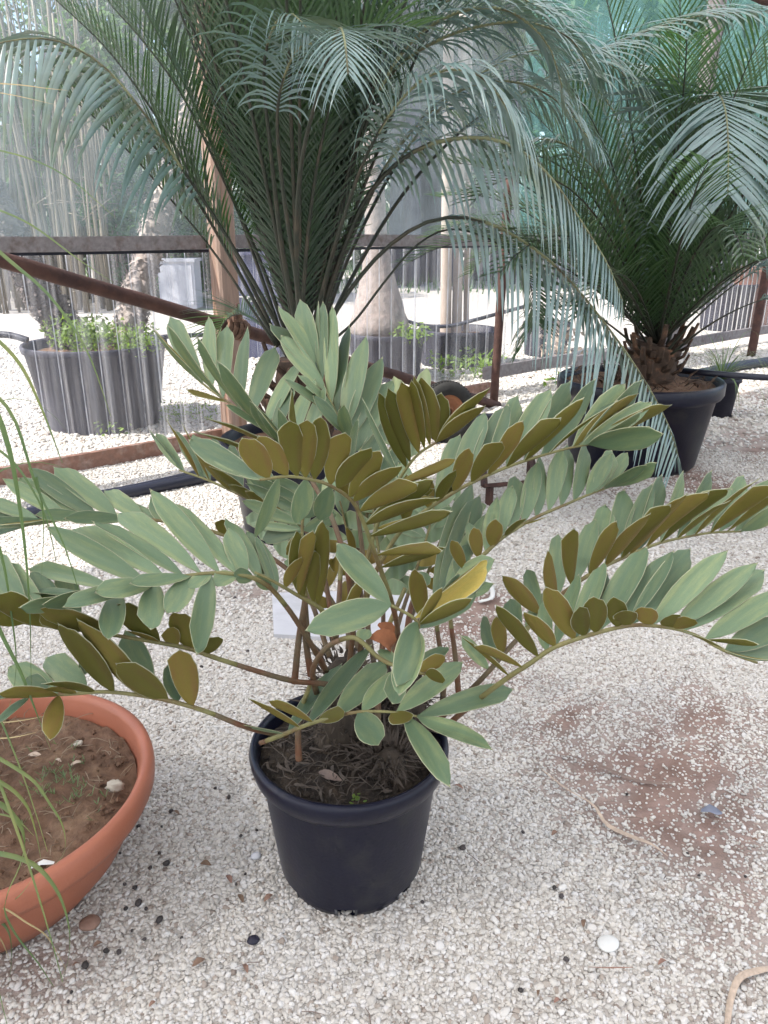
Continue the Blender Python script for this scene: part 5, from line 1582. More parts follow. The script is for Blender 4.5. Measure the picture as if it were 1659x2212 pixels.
LOWB = [([(-120, 540), (0, 612), (130, 690), (260, 790), (360, 940), (435, 1060), (465, 1180), (450, 1290), (385, 1370)], 0.0055, M_GRASS),
        ([(-120, 700), (0, 775), (110, 850), (200, 960), (245, 1090), (270, 1200), (290, 1320)], 0.006, M_GRASS),
        ([(-100, 1270), (0, 1283), (150, 1320), (280, 1390), (390, 1520), (460, 1670), (497, 1850), (485, 2030), (430, 2200)], 0.0075, M_GRASS),
        ([(-60, 900), (60, 970), (150, 1090), (180, 1200), (130, 1390), (60, 1540), (35, 1680), (90, 1820), (180, 1950), (270, 2060), (380, 2230)], 0.0075, M_GRASS),
        ([(-60, 1640), (60, 1690), (180, 1770), (320, 1860), (400, 1980), (470, 2110)], 0.003, M_GRASSY),
        ([(-20, 1700), (60, 1640), (150, 1570), (260, 1420)], 0.0035, M_GRASS),
        ([(-40, 1740), (40, 1800), (80, 1900), (80, 2080), (60, 2230)], 0.005, M_GRASS),
        ([(-40, 350), (40, 355), (200, 335), (370, 300)], 0.0022, M_GRASSY),
        ([(-40, 470), (60, 465), (160, 450), (255, 428)], 0.0028, M_GRASSY),
        ([(-40, 1000), (60, 1020), (150, 1070), (240, 1160)], 0.003, M_GRASS),
        ([(-40, 1840), (10, 1900), (50, 1990), (70, 2060)], 0.003, M_GRASSY)]
for k, (pp, w_, m_) in enumerate(LOWB):
    Yd = 0.93 + 0.012 * k if k < 8 else 1.0
    blade([at(*bowlpx(x, y), Yd - 0.0001 * i) for i, (x, y) in enumerate(pp)], w_ * 0.85, m_, 24)
for k in range(46):                            # the rest of the tuft, mostly out of the picture
    a = random.uniform(1.2, 5.6)
    e_ = random.uniform(0.2, 1.2)
    d = np.array([math.cos(a) * math.cos(e_), math.sin(a) * math.cos(e_), math.sin(e_)])
    P = [GC]
    ln = random.uniform(0.5, 0.9)
    for q in range(9):
        d = nrm(d + np.array([0, 0, -0.10 - 0.05 * q]))
        P.append(P[-1] + d * ln / 9)
    P = np.array(P)
    P[:, 2] = np.maximum(P[:, 2], 0.02)
    blade(P, random.uniform(0.003, 0.006))

# ------------------------------------------------------------------ loose things on the yard floor
R7 = lambda x, y: ((0 + x / 1.728) * KD, (1760 + y / 1.728) * KD)
R8 = lambda x, y: ((960 + x / 1.728) * KD, (1760 + y / 1.728) * KD)
R5 = lambda x, y: ((0 + x / 1.728) * KD, (1100 + y / 1.728) * KD)
darks = [R7(*p) for p in ((545, 892), (585, 800), (600, 535), (700, 535), (632, 892), (720, 700), (1060, 740), (540, 785), (690, 650), (460, 1075), (515, 1080), (625, 1022), (990, 410), (1015, 45), (650, 715),
                          (570, 985), (690, 942), (310, 1250), (295, 1292), (1040, 575), (1110, 550), (785, 1015), (370, 1140), (520, 650), (740, 470), (930, 370), (1020, 785), (600, 870))] + \
        [R5(*p) for p in ((950, 818), (1065, 832), (955, 1102), (710, 685), (960, 655), (1015, 690), (1070, 922), (1010, 1185), (900, 640), (1210, 990), (870, 990))] + \
        [R8(*p) for p in ((735, 800), (765, 840), (1360, 745), (1050, 395), (600, 560), (1310, 650), (590, 1245), (785, 1110), (340, 630), (165, 860), (1560, 750))]
for k, p in enumerate(darks):
    q = gnd(*p)
    pebble('dark_pebble', q + [0, 0, 0.001], random.choice((0.0035, 0.0042, 0.005, 0.006, 0.008)), M_DARKST, 'small blackish pebble lying loose on the pale gravel', 'pebble', 'dark pebbles scattered on the gravel', 0.75, k, random.uniform(0, 6), 8)
for k, (p, s_, lab) in enumerate(((R7(390, 962), 0.021, 'rounded reddish brown stone on the gravel beside the terracotta bowl'), (R7(1095, 1030), 0.012, 'smooth grey stone half sunk in the gravel'),
                                  (R8(970, 1045), 0.022, 'round flat white stone lying on the gravel'), (R7(1105, 665), 0.012, 'flat bluish grey stone near the glossy black pot'))):
    m_ = [M_BROWNST, M_POT_OLD, M_WHITE, M_SLAB][k]
    pebble('stone', gnd(*p), (s_, s_ * 0.85, s_ * (0.5 if k != 2 else 0.28)), m_, lab, 'stone', None, 0.5, 50 + k, 0.4, 18, 0.05)
for k, p in enumerate([R7(990, 768), R7(1040, 852), R7(1062, 1155), R7(330, 1140), R7(425, 1052), R7(760, 482), R7(890, 705), R7(1160, 850), R7(660, 1310), R7(860, 1130), R8(860, 960), R8(1200, 1130), R8(735, 570), R8(1600, 600), R8(665, 1262), R8(780, 1300), R8(745, 1295), R8(320, 370)]):
    q0 = gnd(*p)
    d = random.uniform(0, 6.28)
    ln = random.uniform(0.006, 0.013)
    t_ = np.array([math.cos(d), math.sin(d), 0]) * ln
    q = MB()
    q.strip(crom([q0 + [0, 0, 0.007] - t_, q0 + [0, 0, 0.012], q0 + [0, 0, 0.008] + t_], 5), np.array([0.2, 0.8, 1.0, 0.7, 0.15]) * ln, nrm([-t_[1], t_[0], 0.003]), fold=0.4)
    tag(q.build('leaf_chip', M_BROWNST, origin=q0), 'curled brown dead leaf scrap on the pale gravel', 'leaf', 'brown leaf scraps on the gravel')


def ground_strip(pxs, widths, mat, name, label, cat, lift=0.010, roll=0.25):
    P = crom([gnd(*p) + [0, 0, lift + 0.006 * ((i * 7) % 3)] for i, p in enumerate(pxs)], 22)
    T = np.gradient(P, axis=0)
    W = np.cross(T, [0, 0, 1.0])
    W /= np.linalg.norm(W, axis=1)[:, None]
    W = W + np.array([0, 0, 1]) * (roll * np.sin(np.linspace(0, 7, 22)))[:, None]
    q = MB()
    q.strip(P, 0.62 * np.interp(np.linspace(0, 1, 22), np.linspace(0, 1, len(widths)), widths), W, fold=0.6)
    return tag(q.build(name, mat, origin=P[11]), label, cat)


ground_strip([R8(680, 295), R8(800, 395), R8(900, 465), R8(960, 530), R8(1060, 590), R8(1150, 635), R8(1225, 672)], [0.003, 0.011, 0.007, 0.011, 0.017, 0.015, 0.004], M_STRAW, 'dry_leaf_strip', 'long pale straw coloured dry leaf strip lying on the gravel', 'dry leaf')
ground_strip([R8(760, 225), R8(840, 255), R8(950, 300), R8(1100, 345), R8(1230, 360), R8(1300, 362)], [0.002, 0.008, 0.013, 0.014, 0.010, 0.002], M_STRAWD, 'dry_leaf_strip', 'grey brown shrivelled dry leaf strip on the reddish soil patch', 'dry leaf')
ground_strip([R8(1700, 1150), R8(1610, 1175), R8(1530, 1215), R8(1495, 1280), R8(1478, 1400), R8(1480, 1480)], [0.012, 0.018, 0.020, 0.018, 0.016, 0.010], M_STRAW, 'dry_leaf_strip', 'broad pale dry leaf strip bent in a curve on the gravel', 'dry leaf')
ground_strip([R8(1380, 505), R8(1440, 530), R8(1530, 548)], [0.002, 0.006, 0.002], M_STRAWD, 'twig', 'thin brown twig lying beside the blue scrap', 'twig')
ground_strip([R8(880, 1152), R8(960, 1165), R8(1070, 1175)], [0.002, 0.005, 0.002], M_BROWNST, 'twig', 'short reddish straw lying below the round white stone', 'twig')
ground_strip([R5(888, 1252), R5(960, 1255), R5(1020, 1262)], [0.002, 0.006, 0.003], M_WHITE, 'paper_sliver', 'thin white plastic sliver on gravel beside the glossy black pot', 'litter')
q0 = gnd(*R8(1412, 475))
q = MB()
q.strip([q0 + [-0.022, 0.004, 0.006], q0 + [-0.006, 0.0, 0.016], q0 + [0.010, -0.004, 0.010], q0 + [0.020, -0.012, 0.012]], np.array([0.006, 0.018, 0.016, 0.004]), nrm([0.2, 1, 0.9]), fold=0.8)
tag(q.build('plastic_scrap', M_BLUE, origin=q0), 'crumpled blue grey plastic scrap on the reddish soil', 'litter')
tw = MB()
for _ in range(200):
    yy = math.sqrt(random.uniform(0.9 ** 2, 4.5 ** 2))
    xx = random.uniform(-0.5, 0.62) * yy
    d = random.uniform(0, 6.28)
    ln = random.uniform(0.01, 0.05)
    p = np.array([xx, yy, 0.008])
    t_ = np.array([math.cos(d), math.sin(d), 0]) * ln
    tw.tube([p, p + t_ * 0.5 + [random.uniform(-.004, .004), random.uniform(-.004, .004), 0.003], p + t_], [0.0009, 0.001, 0.0005], 4)
tag(tw.build('twig_litter', M_STRAWD), 'fine twigs and plant shreds strewn over the gravel', 'litter', kind='stuff')

# white slab behind the pot
sl = MB()
c4 = [gnd(588, 1292), gnd(892, 1284), gnd(896, 1400), gnd(592, 1382)]
V = [c + [0, 0, 0.004] for c in c4] + [c + [0, 0, 0.022] for c in c4]
sl.add(V, [(3, 2, 1, 0), (4, 5, 6, 7), (0, 1, 5, 4), (1, 2, 6, 5), (2, 3, 7, 6), (3, 0, 4, 7)])
tag(sl.build('stone_slab', M_SLAB, smooth=False, origin=(c4[0] + c4[2]) / 2), 'flat pale grey slab lying on the gravel behind the glossy black pot', 'slab')
wl = MB()
wl.tube(crom([gnd(1035, 1305) + [0, 0, .01], gnd(1062, 1298) + [0, 0, .015], gnd(1060, 1275) + [0, 0, .02], gnd(1048, 1262) + [0, 0, .02]], 14), 0.009, 6, squash=0.4)
tag(wl.build('plastic_loop', M_WHITE, origin=gnd(1050, 1285)), 'bent loop of white plastic strip on the reddish soil', 'litter')


def hose(pts, r, name, label, mat=M_HOSE, n=40):
    q = MB()
    q.tube(crom(pts, n), r, 12)
    return tag(q.build(name, mat, origin=pts[0]), label, 'hose')


def hp(x, y, z):
    return gnd(x, y, z)


hose([hp(20, 1122, .03), hp(120, 1098, .03), hp(260, 1068, .03), hp(400, 1040, .03), hp(500, 1020, .03), hp(620, 1010, .03)], 0.032, 'irrigation_pipe', 'thick navy black irrigation pipe on gravel, nearer the glossy black pot')
hose([hp(60, 1100, .025), hp(200, 1072, .025), hp(330, 1046, .025), hp(440, 1020, .025), hp(520, 1000, .025)], 0.023, 'irrigation_pipe', 'thinner black irrigation pipe on gravel, closer to the fence board')
hose([hp(1700, 776, .05), hp(1600, 790, .05), hp(1520, 806, .05), hp(1450, 822, .05)], 0.05, 'irrigation_pipe', 'thick blue black pipe on the ground behind the wide tub')
hose([at(1700, 818, 4.3), at(1600, 812, 4.3), at(1530, 806, 4.35), at(1470, 800, 4.5), at(1410, 790, 4.6)], 0.018, 'drip_hose', 'black drip hose running over the rim of the wide tub')
hose([hp(960, 925, .03), hp(1020, 905, .04), hp(1090, 900, .03), hp(1180, 895, .03)], 0.03, 'drip_hose', 'black hose lying by the foot of the wheel')

# wheel lying against the brace
WC = gnd(966, 890, 0.19)
wax = nrm([0.42, -0.88, 0.22])
wu = nrm(np.cross(wax, [0, 0, 1]))
wv_ = np.cross(wu, wax)
wheel = thing('wheel', 'small barrow wheel with black treaded tyre and orange rim beside the brace pipe', 'wheel', WC - [0, 0, 0.19])
b = MB()
prof_t = [(0.105, -0.035), (0.13, -0.052), (0.165, -0.05), (0.190, -0.034), (0.198, 0.0), (0.190, 0.034), (0.165, 0.05), (0.13, 0.052), (0.105, 0.035)]
nn = 48
V = []
for i in range(nn):
    a = 2 * math.pi * i / nn
    for r_, h_ in prof_t:
        V.append(WC + (wu * math.cos(a) + wv_ * math.sin(a)) * r_ + wax * h_)
k = len(prof_t)
b.add(V, [(i * k + j, i * k + j + 1, ((i + 1) % nn) * k + j + 1, ((i + 1) % nn) * k + j) for i in range(nn) for j in range(k - 1)])
tyre = b.build('tyre', M_TYRE, wheel)
b = MB()
for i in range(56):
    a = 2 * math.pi * i / 56
    e1 = wu * math.cos(a) + wv_ * math.sin(a)
    e2 = -wu * math.sin(a) + wv_ * math.cos(a)
    for h_, sk in ((-0.024, 0.004), (0.0, -0.004), (0.024, 0.004)):
        c = WC + e1 * (0.196 - abs(h_) * 0.22) + wax * h_ + e2 * sk
        M3 = Matrix(((e1[0], e2[0], wax[0]), (e1[1], e2[1], wax[1]), (e1[2], e2[2], wax[2])))
        b.box(c, (0.012, 0.013, 0.019), tilt=M3)
o_ = b.build('tread', M_TYRE, tyre, smooth=False)
o_['kind'] = 'stuff'
b = MB()
V = []
prof_r = [(0.02, 0.03), (0.035, 0.03), (0.04, 0.012), (0.085, 0.010), (0.098, 0.03), (0.107, 0.04), (0.107, -0.04), (0.098, -0.03), (0.03, -0.02)]
for i in range(nn):
    a = 2 * math.pi * i / nn
    for r_, h_ in prof_r:
        V.append(WC + (wu * math.cos(a) + wv_ * math.sin(a)) * r_ + wax * h_)
k = len(prof_r)
b.add(V, [(i * k + j, i * k + j + 1, ((i + 1) % nn) * k + j + 1, ((i + 1) % nn) * k + j) for i in range(nn) for j in range(k - 1)])
b.build('rim', M_ORIM, wheel)

# low rusty iron stand
st = thing('iron_stand', 'low rusty iron bar stand on short feet standing on gravel', 'stand', gnd(1100, 1068))
b = MB()
p0, p1 = gnd(1046, 1050, 0.10), gnd(1160, 1040, 0.10)
dxy = nrm(p1 - p0)
b.tube([p0, p1], 0.020, 4, squash=0.6)
p2 = p1 + np.array([0.05, 0.45, 0])
b.tube([p1, p2], 0.018, 4, squash=0.6)
b.tube([p0, p0 + np.array([0.05, 0.45, 0])], 0.018, 4, squash=0.6)
b.build('bar', M_RUST, st, smooth=False)
for p_ in (p0 + dxy * 0.03, p1 - dxy * 0.02, p2):
    b = MB()
    b.tube([p_ + [0, 0, 0.0], p_ + [0, 0, -0.10]], 0.02, 4)
    b.build('leg', M_RUST, st, smooth=False)

# ------------------------------------------------------------------ beyond the clear sheets


def lathe_pot(name, label, c, prof, mat, soil_r, soil_z, group=None, smat=M_BSOIL, cat='plant pot'):
    t = thing(name, label, cat, c, group)
    b = MB()
    b.lathe(prof, c, 56)
    b.build('pot_wall', mat, t)
    soil_disc(c, soil_r, soil_z, 0.015, smat, t, seed=int(abs(c[0]) * 100), mound=0.04, freq=12, n=44)
    return t


def tubprof(h, rt, rb):
    return [(rb * 0.8, 0), (rb, 0), (rb * 1.02, 0.02), (rt * 0.965, h - 0.06), (rt, h - 0.05), (rt * 1.012, h - 0.03), (rt * 1.012, h - 0.008), (rt, h), (rt * 0.96, h - 0.01), (rt * 0.93, h - 0.12)]


OP = np.array([-1.99, 5.38, 0.0])
lathe_pot('trunk_tub', 'big grey plastic tub with two shaggy leaning trunks behind the clear sheets', OP, tubprof(0.57, 0.475, 0.37), M_POT_OLD, 0.44, 0.50)


def shaggy(root, pts, r0, r1, seed, n=40, mat=M_SHAG, scales=1500):
    r_ = np.random.default_rng(seed)
    C = crom(pts, n)
    rad = np.linspace(r0, r1, n) * (1 + r_.normal(0, 0.06, n))
    b = MB()
    b.tube(C, rad, 16)
    b.build('trunk', mat, root)
    b = MB()
    T = np.gradient(C, axis=0)
    T /= np.linalg.norm(T, axis=1)[:, None]
    for _ in range(scales):
        i = r_.integers(0, n - 1)
        a = r_.uniform(0, 6.28)
        u = nrm(np.cross(T[i], [0.3, 0.9, 0.2]))
        w = np.cross(T[i], u)
        d = u * math.cos(a) + w * math.sin(a)
        p = C[i] + T[i] * r_.uniform(-0.02, 0.02) + d * rad[i] * 0.93
        q = p + d * r_.uniform(0.02, 0.045) + T[i] * r_.uniform(-0.05, 0.05)
        side = np.cross(d, T[i])
        b.strip([p, (p + q) / 2 + T[i] * 0.01, q], np.array([0.045, 0.035, 0.006]), side, fold=0.3)
    o = b.build('bark_scales', mat, root)
    o['kind'] = 'stuff'


sh1 = thing('shaggy_trunk', 'shaggy trunk leaning away from the wooden post, rooted in the big grey tub', 'tree', OP + [-0.18, 0, 0.5])
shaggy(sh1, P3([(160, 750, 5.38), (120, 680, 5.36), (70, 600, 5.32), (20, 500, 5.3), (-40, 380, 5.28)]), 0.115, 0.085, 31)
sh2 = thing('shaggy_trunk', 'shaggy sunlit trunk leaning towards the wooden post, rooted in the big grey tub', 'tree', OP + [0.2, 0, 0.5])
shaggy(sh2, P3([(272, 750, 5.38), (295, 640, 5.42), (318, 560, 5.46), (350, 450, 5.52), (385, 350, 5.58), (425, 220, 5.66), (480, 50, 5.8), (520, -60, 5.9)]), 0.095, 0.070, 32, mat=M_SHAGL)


def leaf_cloud(b, centers, radii, n, size, seed, mi=0, flat=0.0):
    r_ = np.random.default_rng(seed)
    centers = np.asarray(centers, float)
    radii = np.asarray(radii, float)
    w = radii[:, 0] * radii[:, 1] * radii[:, 2]
    idx = r_.choice(len(centers), n, p=w / w.sum())
    d = r_.normal(0, 1, (n, 3))
    d /= np.linalg.norm(d, axis=1)[:, None]
    rad = r_.uniform(0.35, 1.0, n) ** 0.6
    P = centers[idx] + d * rad[:, None] * radii[idx]
    a = r_.normal(0, 1, (n, 3))
    a[:, 2] *= 1 - flat
    a /= np.linalg.norm(a, axis=1)[:, None]
    c = r_.normal(0, 1, (n, 3))
    c = np.cross(a, c)
    c /= np.linalg.norm(c, axis=1)[:, None]
    s = size * r_.uniform(0.6, 1.4, n)[:, None]
    V = np.stack([P - a * s, P + c * s * 0.45, P + a * s, P - c * s * 0.45], 1).reshape(-1, 3)
    q = np.arange(4 * n).reshape(-1, 4)
    b.add_quads(V, q, mi)


def clumps(c, r, n, seed, cr=(0.35, 0.7)):
    r_ = np.random.default_rng(seed)
    d = r_.normal(0, 1, (n, 3))
    d /= np.linalg.norm(d, axis=1)[:, None]
    C = np.array(c) + d * np.array(r) * (r_.uniform(0.2, 1, n) ** 0.5)[:, None]
    Rr = r_.uniform(*cr, (n, 1)) * np.array([[1, 1, 0.75]])
    return C, Rr


def weed_patch(name, label, c, r, h, n, size, seed, mat=M_WEED):
    b = MB()
    C, Rr = clumps(np.array(c) + [0, 0, h / 2], (r, r, h / 2), 14, seed, (0.08, 0.14))
    leaf_cloud(b, C, Rr, n, size, seed)
    return tag(b.build(name, mat, origin=c), label, 'weeds', kind='stuff')


weed_patch('tub_weeds', 'bright green weeds growing between the two shaggy trunks', OP + [0.02, -0.08, 0.48], 0.26, 0.26, 1700, 0.017, 41)
weed_patch('tub_weeds', 'green weeds spilling at the edge of the big grey tub', OP + [0.30, -0.15, 0.48], 0.16, 0.22, 1000, 0.014, 42)
weed_patch('ground_weeds', 'low yellow green weeds on the sunlit gravel by the wooden post', gnd(395, 905) + [0, 0.1, 0], 0.35, 0.08, 260, 0.016, 43)
weed_patch('ground_weeds', 'small weed growing at the foot of the big grey tub', gnd(235, 940), 0.07, 0.10, 60, 0.02, 44)
hose([at(-40, 722, 5.0), at(20, 724, 5.0), at(60, 735, 5.0)], 0.022, 'water_line', 'black water line reaching the rim of the big grey tub')
hose([at(345, 728, 5.3), at(420, 724, 5.4), at(520, 722, 5.6), at(640, 710, 5.8)], 0.016, 'water_line', 'thin black water line leaving the big grey tub towards the post')

# swollen bottle trunk in its tub
BT = at(835, 800, 7.2)
BT = np.array([BT[0], 7.2, 0.0])
lathe_pot('bottle_tub', 'dark tub holding the swollen pale bottle trunk', BT, tubprof(0.42, 0.36, 0.30), M_POT_OLD, 0.33, 0.36)
bt = thing('bottle_tree', 'swollen pale grey trunk flaring out at its base, cracked bark, in a dark tub', 'tree', BT + [-0.05, 0, 0.38])
zs = [0.36, 0.42, 0.52, 0.64, 0.80, 1.0, 1.25, 1.6, 2.0, 2.6, 3.4]
rs = [0.22, 0.27, 0.275, 0.235, 0.18, 0.13, 0.10, 0.085, 0.08, 0.075, 0.07]
C = np.array([[BT[0] - 0.05 - 0.035 * z, BT[1], z] for z in zs])
b = MB()
CC = crom(C, 40)
b.tube(CC, np.interp(CC[:, 2], zs, rs) * (1 + rng.normal(0, 0.02, 40)), 28)
b.build('trunk', M_BOTTLE, bt)
b = MB()
C, Rr = clumps(C[-1] + [0, 0, 0.5], (1.0, 1.0, 0.5), 16, 77, (0.25, 0.45))
leaf_cloud(b, C, Rr, 3000, 0.09, 78)
o_ = b.build('crown', M_LEAFA, bt)
weed_patch('tub_weeds', 'weeds round the foot of the swollen bottle trunk', BT + [0.22, -0.18, 0.38], 0.14, 0.14, 220, 0.025, 45)

# grey ring tub with pale poles
RT = at(990, 800, 8.0)
RT = np.array([RT[0], 8.0, 0.0])
lathe_pot('pole_tub', 'low broad grey tub with bare pale poles planted in it', RT, tubprof(0.36, 0.40, 0.38), M_POT_OLD, 0.38, 0.27)
for k, (x0, x1, r_, lab) in enumerate(((962, 966, 0.058, 'thick pale pole planted in the low broad grey tub'), (985, 994, 0.052, 'reddish pale pole planted in the middle of the low broad grey tub'), (1006, 1011, 0.03, 'thin pale pole planted in the low broad grey tub'))):
    b = MB()
    p0 = at(x0, 765, 7.95 + 0.05 * k)
    p1 = at(x1, 380, 7.95 + 0.05 * k)
    C = crom([p0, (p0 + p1) / 2, p1 + (p1 - p0) * 0.8], 14)
    b.tube(C, np.linspace(r_, r_ * 0.8, 14), 12)
    tag(b.build('pale_pole', M_POLE, origin=p0), lab, 'pole')
weed_patch('ground_weeds', 'wispy weeds growing in front of the low broad grey tub', np.array([RT[0] + 0.05, 7.4, 0]), 0.45, 0.22, 420, 0.03, 46)
hose([at(868, 690, 7.6), at(915, 703, 7.6), at(970, 704, 7.6), at(1030, 690, 7.6), at(1085, 675, 7.6), at(1160, 655, 7.6)], 0.018, 'slack_hose', 'black hose sagging between the bottle trunk and the rusty upright pipe')
SP = at(1175, 790, 8.6)
lathe_pot('small_tub', 'small grey tub standing behind the clear sheets beyond the upright pipe', np.array([SP[0], 8.6, 0]), tubprof(0.36, 0.26, 0.22), M_POT_OLD, 0.24, 0.3)
OPp = at(1628, 730, 11.2)
lathe_pot('orange_pot', 'large orange clay pot blurred behind the clear sheets', np.array([OPp[0], 11.2, 0]), tubprof(0.82, 0.42, 0.3), M_OPOT, 0.38, 0.72)
DP = at(1560, 720, 11.0)
lathe_pot('dark_tub', 'dark grey tub standing beside the orange clay pot', np.array([DP[0], 11.0, 0]), tubprof(0.62, 0.36, 0.3), M_POT_OLD, 0.33, 0.52)
weed_patch('ground_weeds', 'tall dry weeds by the clear sheets behind the dense palm', np.array([at(1210, 760, 8.4)[0], 8.2, 0]), 0.3, 0.4, 260, 0.04, 47, M_STRAW)
# weeds at the fence foot
weed_patch('ground_weeds', 'bright small weeds in front of the fence board beside the wide tub', gnd(1215, 838), 0.18, 0.10, 90, 0.03, 48)

# navy bin with white marks, white crate
NB = at(548, 600, 8.6)
nb = thing('navy_bin', 'tall navy blue bin with small white marks behind the wooden post', 'bin', np.array([NB[0], 8.6, 0]))
b = MB()
b.box((NB[0], 8.6, 0.53), (0.55, 0.5, 1.06))
b.box((NB[0], 8.6, 1.08), (0.60, 0.55, 0.05))
b.build('bin_body', M_NAVY, nb, smooth=False)
b = MB()
for k in range(3):
    x = NB[0] - 0.10 + 0.085 * k
    zc = 0.62
    for (dx, dz, sx, sz) in ((0, 0.022, 0.05, 0.012), (0, -0.022, 0.05, 0.012), (-0.022, 0, 0.012, 0.05))[: (3 if k else 1)]:
        b.box((x + dx, 8.6 - 0.254, zc + dz), (sx, 0.006, sz))
b.build('white_mark', M_WHITE, nb, smooth=False)
WB = at(388, 590, 14.0)
wc = MB()
wc.box((WB[0], 14.0, 0.42), (0.62, 0.5, 0.78))
wc.box((WB[0], 14.0, 0.83), (0.68, 0.56, 0.05))
wc.box((WB[0], 13.745, 0.42), (0.54, 0.02, 0.66))
tag(wc.build('storage_box', M_BOXW, smooth=False, origin=(WB[0], 14.0, 0)), 'white storage box among the bushes beyond the shaggy trunks', 'box')

# trees
TREE_LABELS = []


def tree(name, label, x, y, h, r, mat, crown_c, crown_r, nclump, nleaf, lsize, seed, group=None, leafmat=M_LEAFA, lean=0.0, cr=(0.5, 0.9), limbs=6):
    t = thing(name, label, 'tree', (x, y, 0), group)
    r_ = np.random.default_rng(seed)
    b = MB()
    C = crom([(x, y, -0.05), (x + lean * 0.4 * h, y, h * 0.4), (x + lean * h, y, h)], 14)
    b.tube(C, np.linspace(r, r * 0.55, 14), 12)
    for k in range(limbs):
        u = r_.uniform(0.55, 0.98)
        p = C[int(u * 13)]
        a = r_.uniform(0, 6.28)
        d = np.array([math.cos(a), math.sin(a), r_.uniform(0.5, 1.2)])
        b.tube([p, p + d * 0.4, p + d * 0.9 + [0, 0, 0.1]], [r * 0.4, r * 0.28, r * 0.12], 7)
    b.build('trunk', mat, t)
    b = MB()
    Cc, Rr = clumps(crown_c, crown_r, nclump, seed + 1, cr)
    leaf_cloud(b, Cc, Rr, nleaf, lsize, seed + 2)
    b.build('crown', leafmat, t)
    return t


def wx(xpx, ypx, Yd):
    return at(xpx, ypx, Yd)[0]


tree('grey_tree', 'smooth blue grey double-width tree trunk rising behind the green bush', wx(288, 350, 18), 18, 9.0, 0.31, M_TRUNK, (wx(300, 0, 18), 18, 9.0), (2.6, 1.8, 1.8), 16, 3500, 0.14, 101, cr=(0.4, 0.8))
tree('grey_tree', 'slim blue grey tree trunk close beside the double-width trunk', wx(322, 350, 18.6), 18.6, 9.0, 0.22, M_TRUNK, (wx(420, 0, 18.6), 18.6, 9.2), (2.3, 1.8, 1.7), 14, 3000, 0.14, 111, cr=(0.4, 0.8))
xs = [(455, 13.5, 0.16), (620, 15.0, 0.2), (700, 14.0, 0.22), (860, 14.5, 0.2), (890, 13.5, 0.17), (935, 14.8, 0.24), (975, 14.2, 0.16), (1050, 15.0, 0.2), (1100, 14.0, 0.2), (1230, 15.5, 0.22), (1380, 16.0, 0.25), (1560, 16.0, 0.25)]
for k, (xp, yd, rr) in enumerate(xs):
    yd, rr = yd * 1.5, rr * 1.45
    X0 = wx(xp, 450, yd)
    hh = random.uniform(6.0, 8.0)
    tree('shade_tree', 'dark slender tree in the row of shade trees beyond the clear sheets', X0, yd, hh, rr, M_TRUNKD, (X0, yd, hh * 0.86), (2.2, 1.8, 2.4), 20, 6000, 0.16, 200 + 7 * k, 'shade trees in a row beyond the greenhouse', M_LEAFB if k % 2 else M_LEAFA, random.uniform(-0.03, 0.03), cr=(0.7, 1.2))

# bush and bamboo thicket
bu = thing('green_bush', 'rounded green bush in front of the blue grey tree trunks', 'bush', (wx(330, 480, 15), 15, 0))
b = MB()
C, Rr = clumps((wx(345, 480, 15), 15, 1.45), (1.4, 0.9, 1.5), 44, 300, (0.3, 0.55))
leaf_cloud(b, C, Rr, 17000, 0.06, 301)
C, Rr = clumps((wx(440, 480, 15.4), 15.4, 1.15), (1.0, 0.9, 1.1), 26, 305, (0.3, 0.55))
leaf_cloud(b, C, Rr, 9000, 0.06, 306)
b.build('foliage', M_LEAFC, bu)
b = MB()
r_ = np.random.default_rng(55)
for k in range(230):
    x = r_.uniform(wx(-260, 480, 14), wx(235, 480, 14))
    y = r_.uniform(13.0, 17.5)
    hgt = r_.uniform(3.0, 7.0)
    dx, dy = r_.normal(0, 0.10, 2) * hgt * 0.5
    C = crom([(x, y, 0), (x + dx * 0.4, y + dy * 0.4, hgt * 0.5), (x + dx, y + dy, hgt)], 5)
    b.tube(C, np.linspace(1, 0.5, 5) * r_.uniform(0.014, 0.036), 5)
for k in range(260):                         # thin cross twigs
    x = r_.uniform(wx(-260, 480, 14), wx(235, 480, 14))
    y, z = r_.uniform(13, 16), r_.uniform(0.3, 4.5)
    d = np.array([r_.normal(0, 1), r_.normal(0, 0.4), r_.normal(0.4, 0.5)])
    b.tube([(x, y, z), np.array([x, y, z]) + nrm(d) * r_.uniform(0.3, 0.8)], [0.009, 0.003], 4)
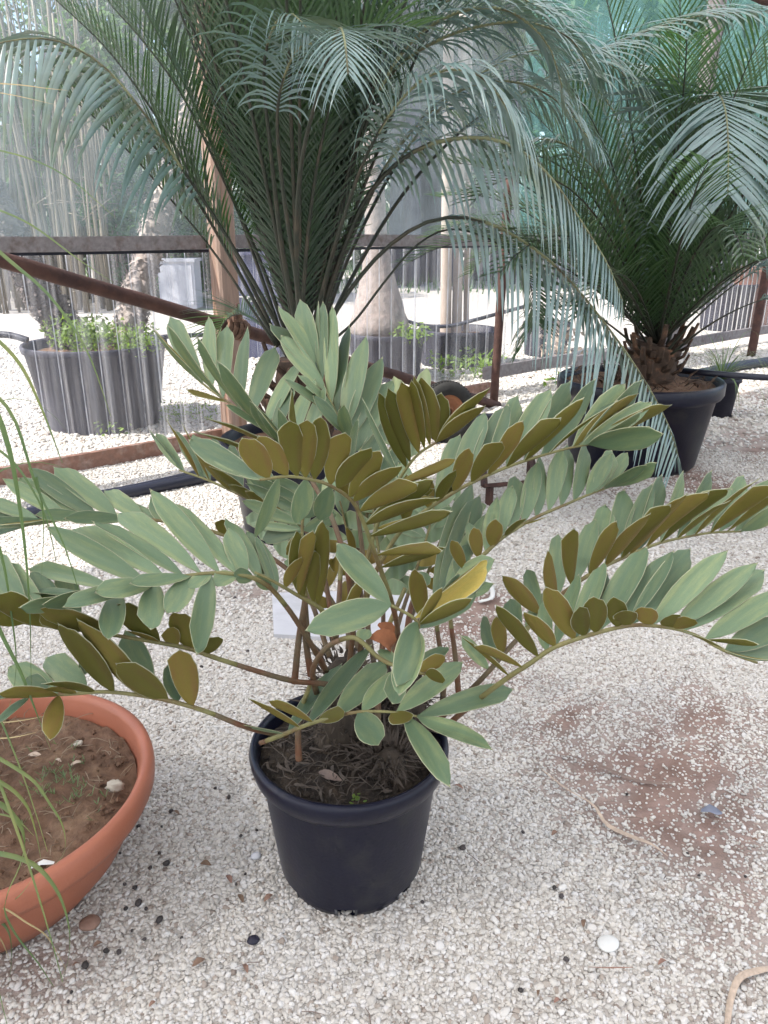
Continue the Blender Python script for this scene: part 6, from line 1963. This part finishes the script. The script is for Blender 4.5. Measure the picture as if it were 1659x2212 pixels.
tag(b.build('bamboo_thicket', M_BAMBOO), 'thicket of pale brown bamboo canes beyond the clear film', 'bamboo', kind='stuff')
b = MB()
C, Rr = clumps((wx(20, 300, 16), 16, 4.0), (4.4, 1.6, 1.8), 46, 400, (0.4, 0.8))
leaf_cloud(b, C, Rr, 9000, 0.08, 401)
C, Rr = clumps((wx(20, 450, 19), 19, 1.7), (5.6, 1.0, 1.7), 44, 410, (0.6, 1.0))
leaf_cloud(b, C, Rr, 11000, 0.11, 411)
tag(b.build('bamboo_foliage', M_LEAFA), 'sparse green foliage hanging in the bamboo thicket', 'foliage', kind='stuff')
# far belt of woodland that closes the view
b = MB()
C = np.c_[np.random.default_rng(6).uniform(-32, 40, 300), np.random.default_rng(7).uniform(28, 36, 300), np.random.default_rng(8).uniform(0.2, 5.6, 300)]
leaf_cloud(b, C, np.random.default_rng(9).uniform(1.0, 2.0, (300, 1)) * np.ones((1, 3)), 46000, 0.22, 500)
r_ = np.random.default_rng(10)
for k in range(60):
    x, y = r_.uniform(-30, 38), r_.uniform(27, 34)
    b.tube([(x, y, 0), (x + r_.normal(0, 0.2), y, 8)], [0.22, 0.12], 6, mi=1)
tag(b.build('woodland_belt', [M_LEAFB, M_TRUNKD]), 'far belt of dense woodland closing off the yard', 'woodland', kind='stuff')
# ground cover under the trees
b = MB()
r_ = np.random.default_rng(12)
n = 9000
P = np.c_[r_.uniform(-16, 24, n), r_.uniform(17.5, 32, n), np.zeros(n)]
a = r_.uniform(0, 6.28, n)
d = np.c_[np.cos(a) * 0.5, np.sin(a) * 0.5, np.ones(n)] * r_.uniform(0.1, 0.4, n)[:, None]
sd = np.c_[-np.sin(a), np.cos(a), np.zeros(n)] * 0.02
V = np.stack([P - sd, P + sd, P + d], 1).reshape(-1, 3)
b.add_quads(V, np.arange(3 * n).reshape(-1, 3))
tag(b.build('grass', M_LEAFC), 'rough green grass under the far trees', 'grass', kind='stuff')

for o in bpy.data.objects:
    if '_base' in o:
        del o['_base']
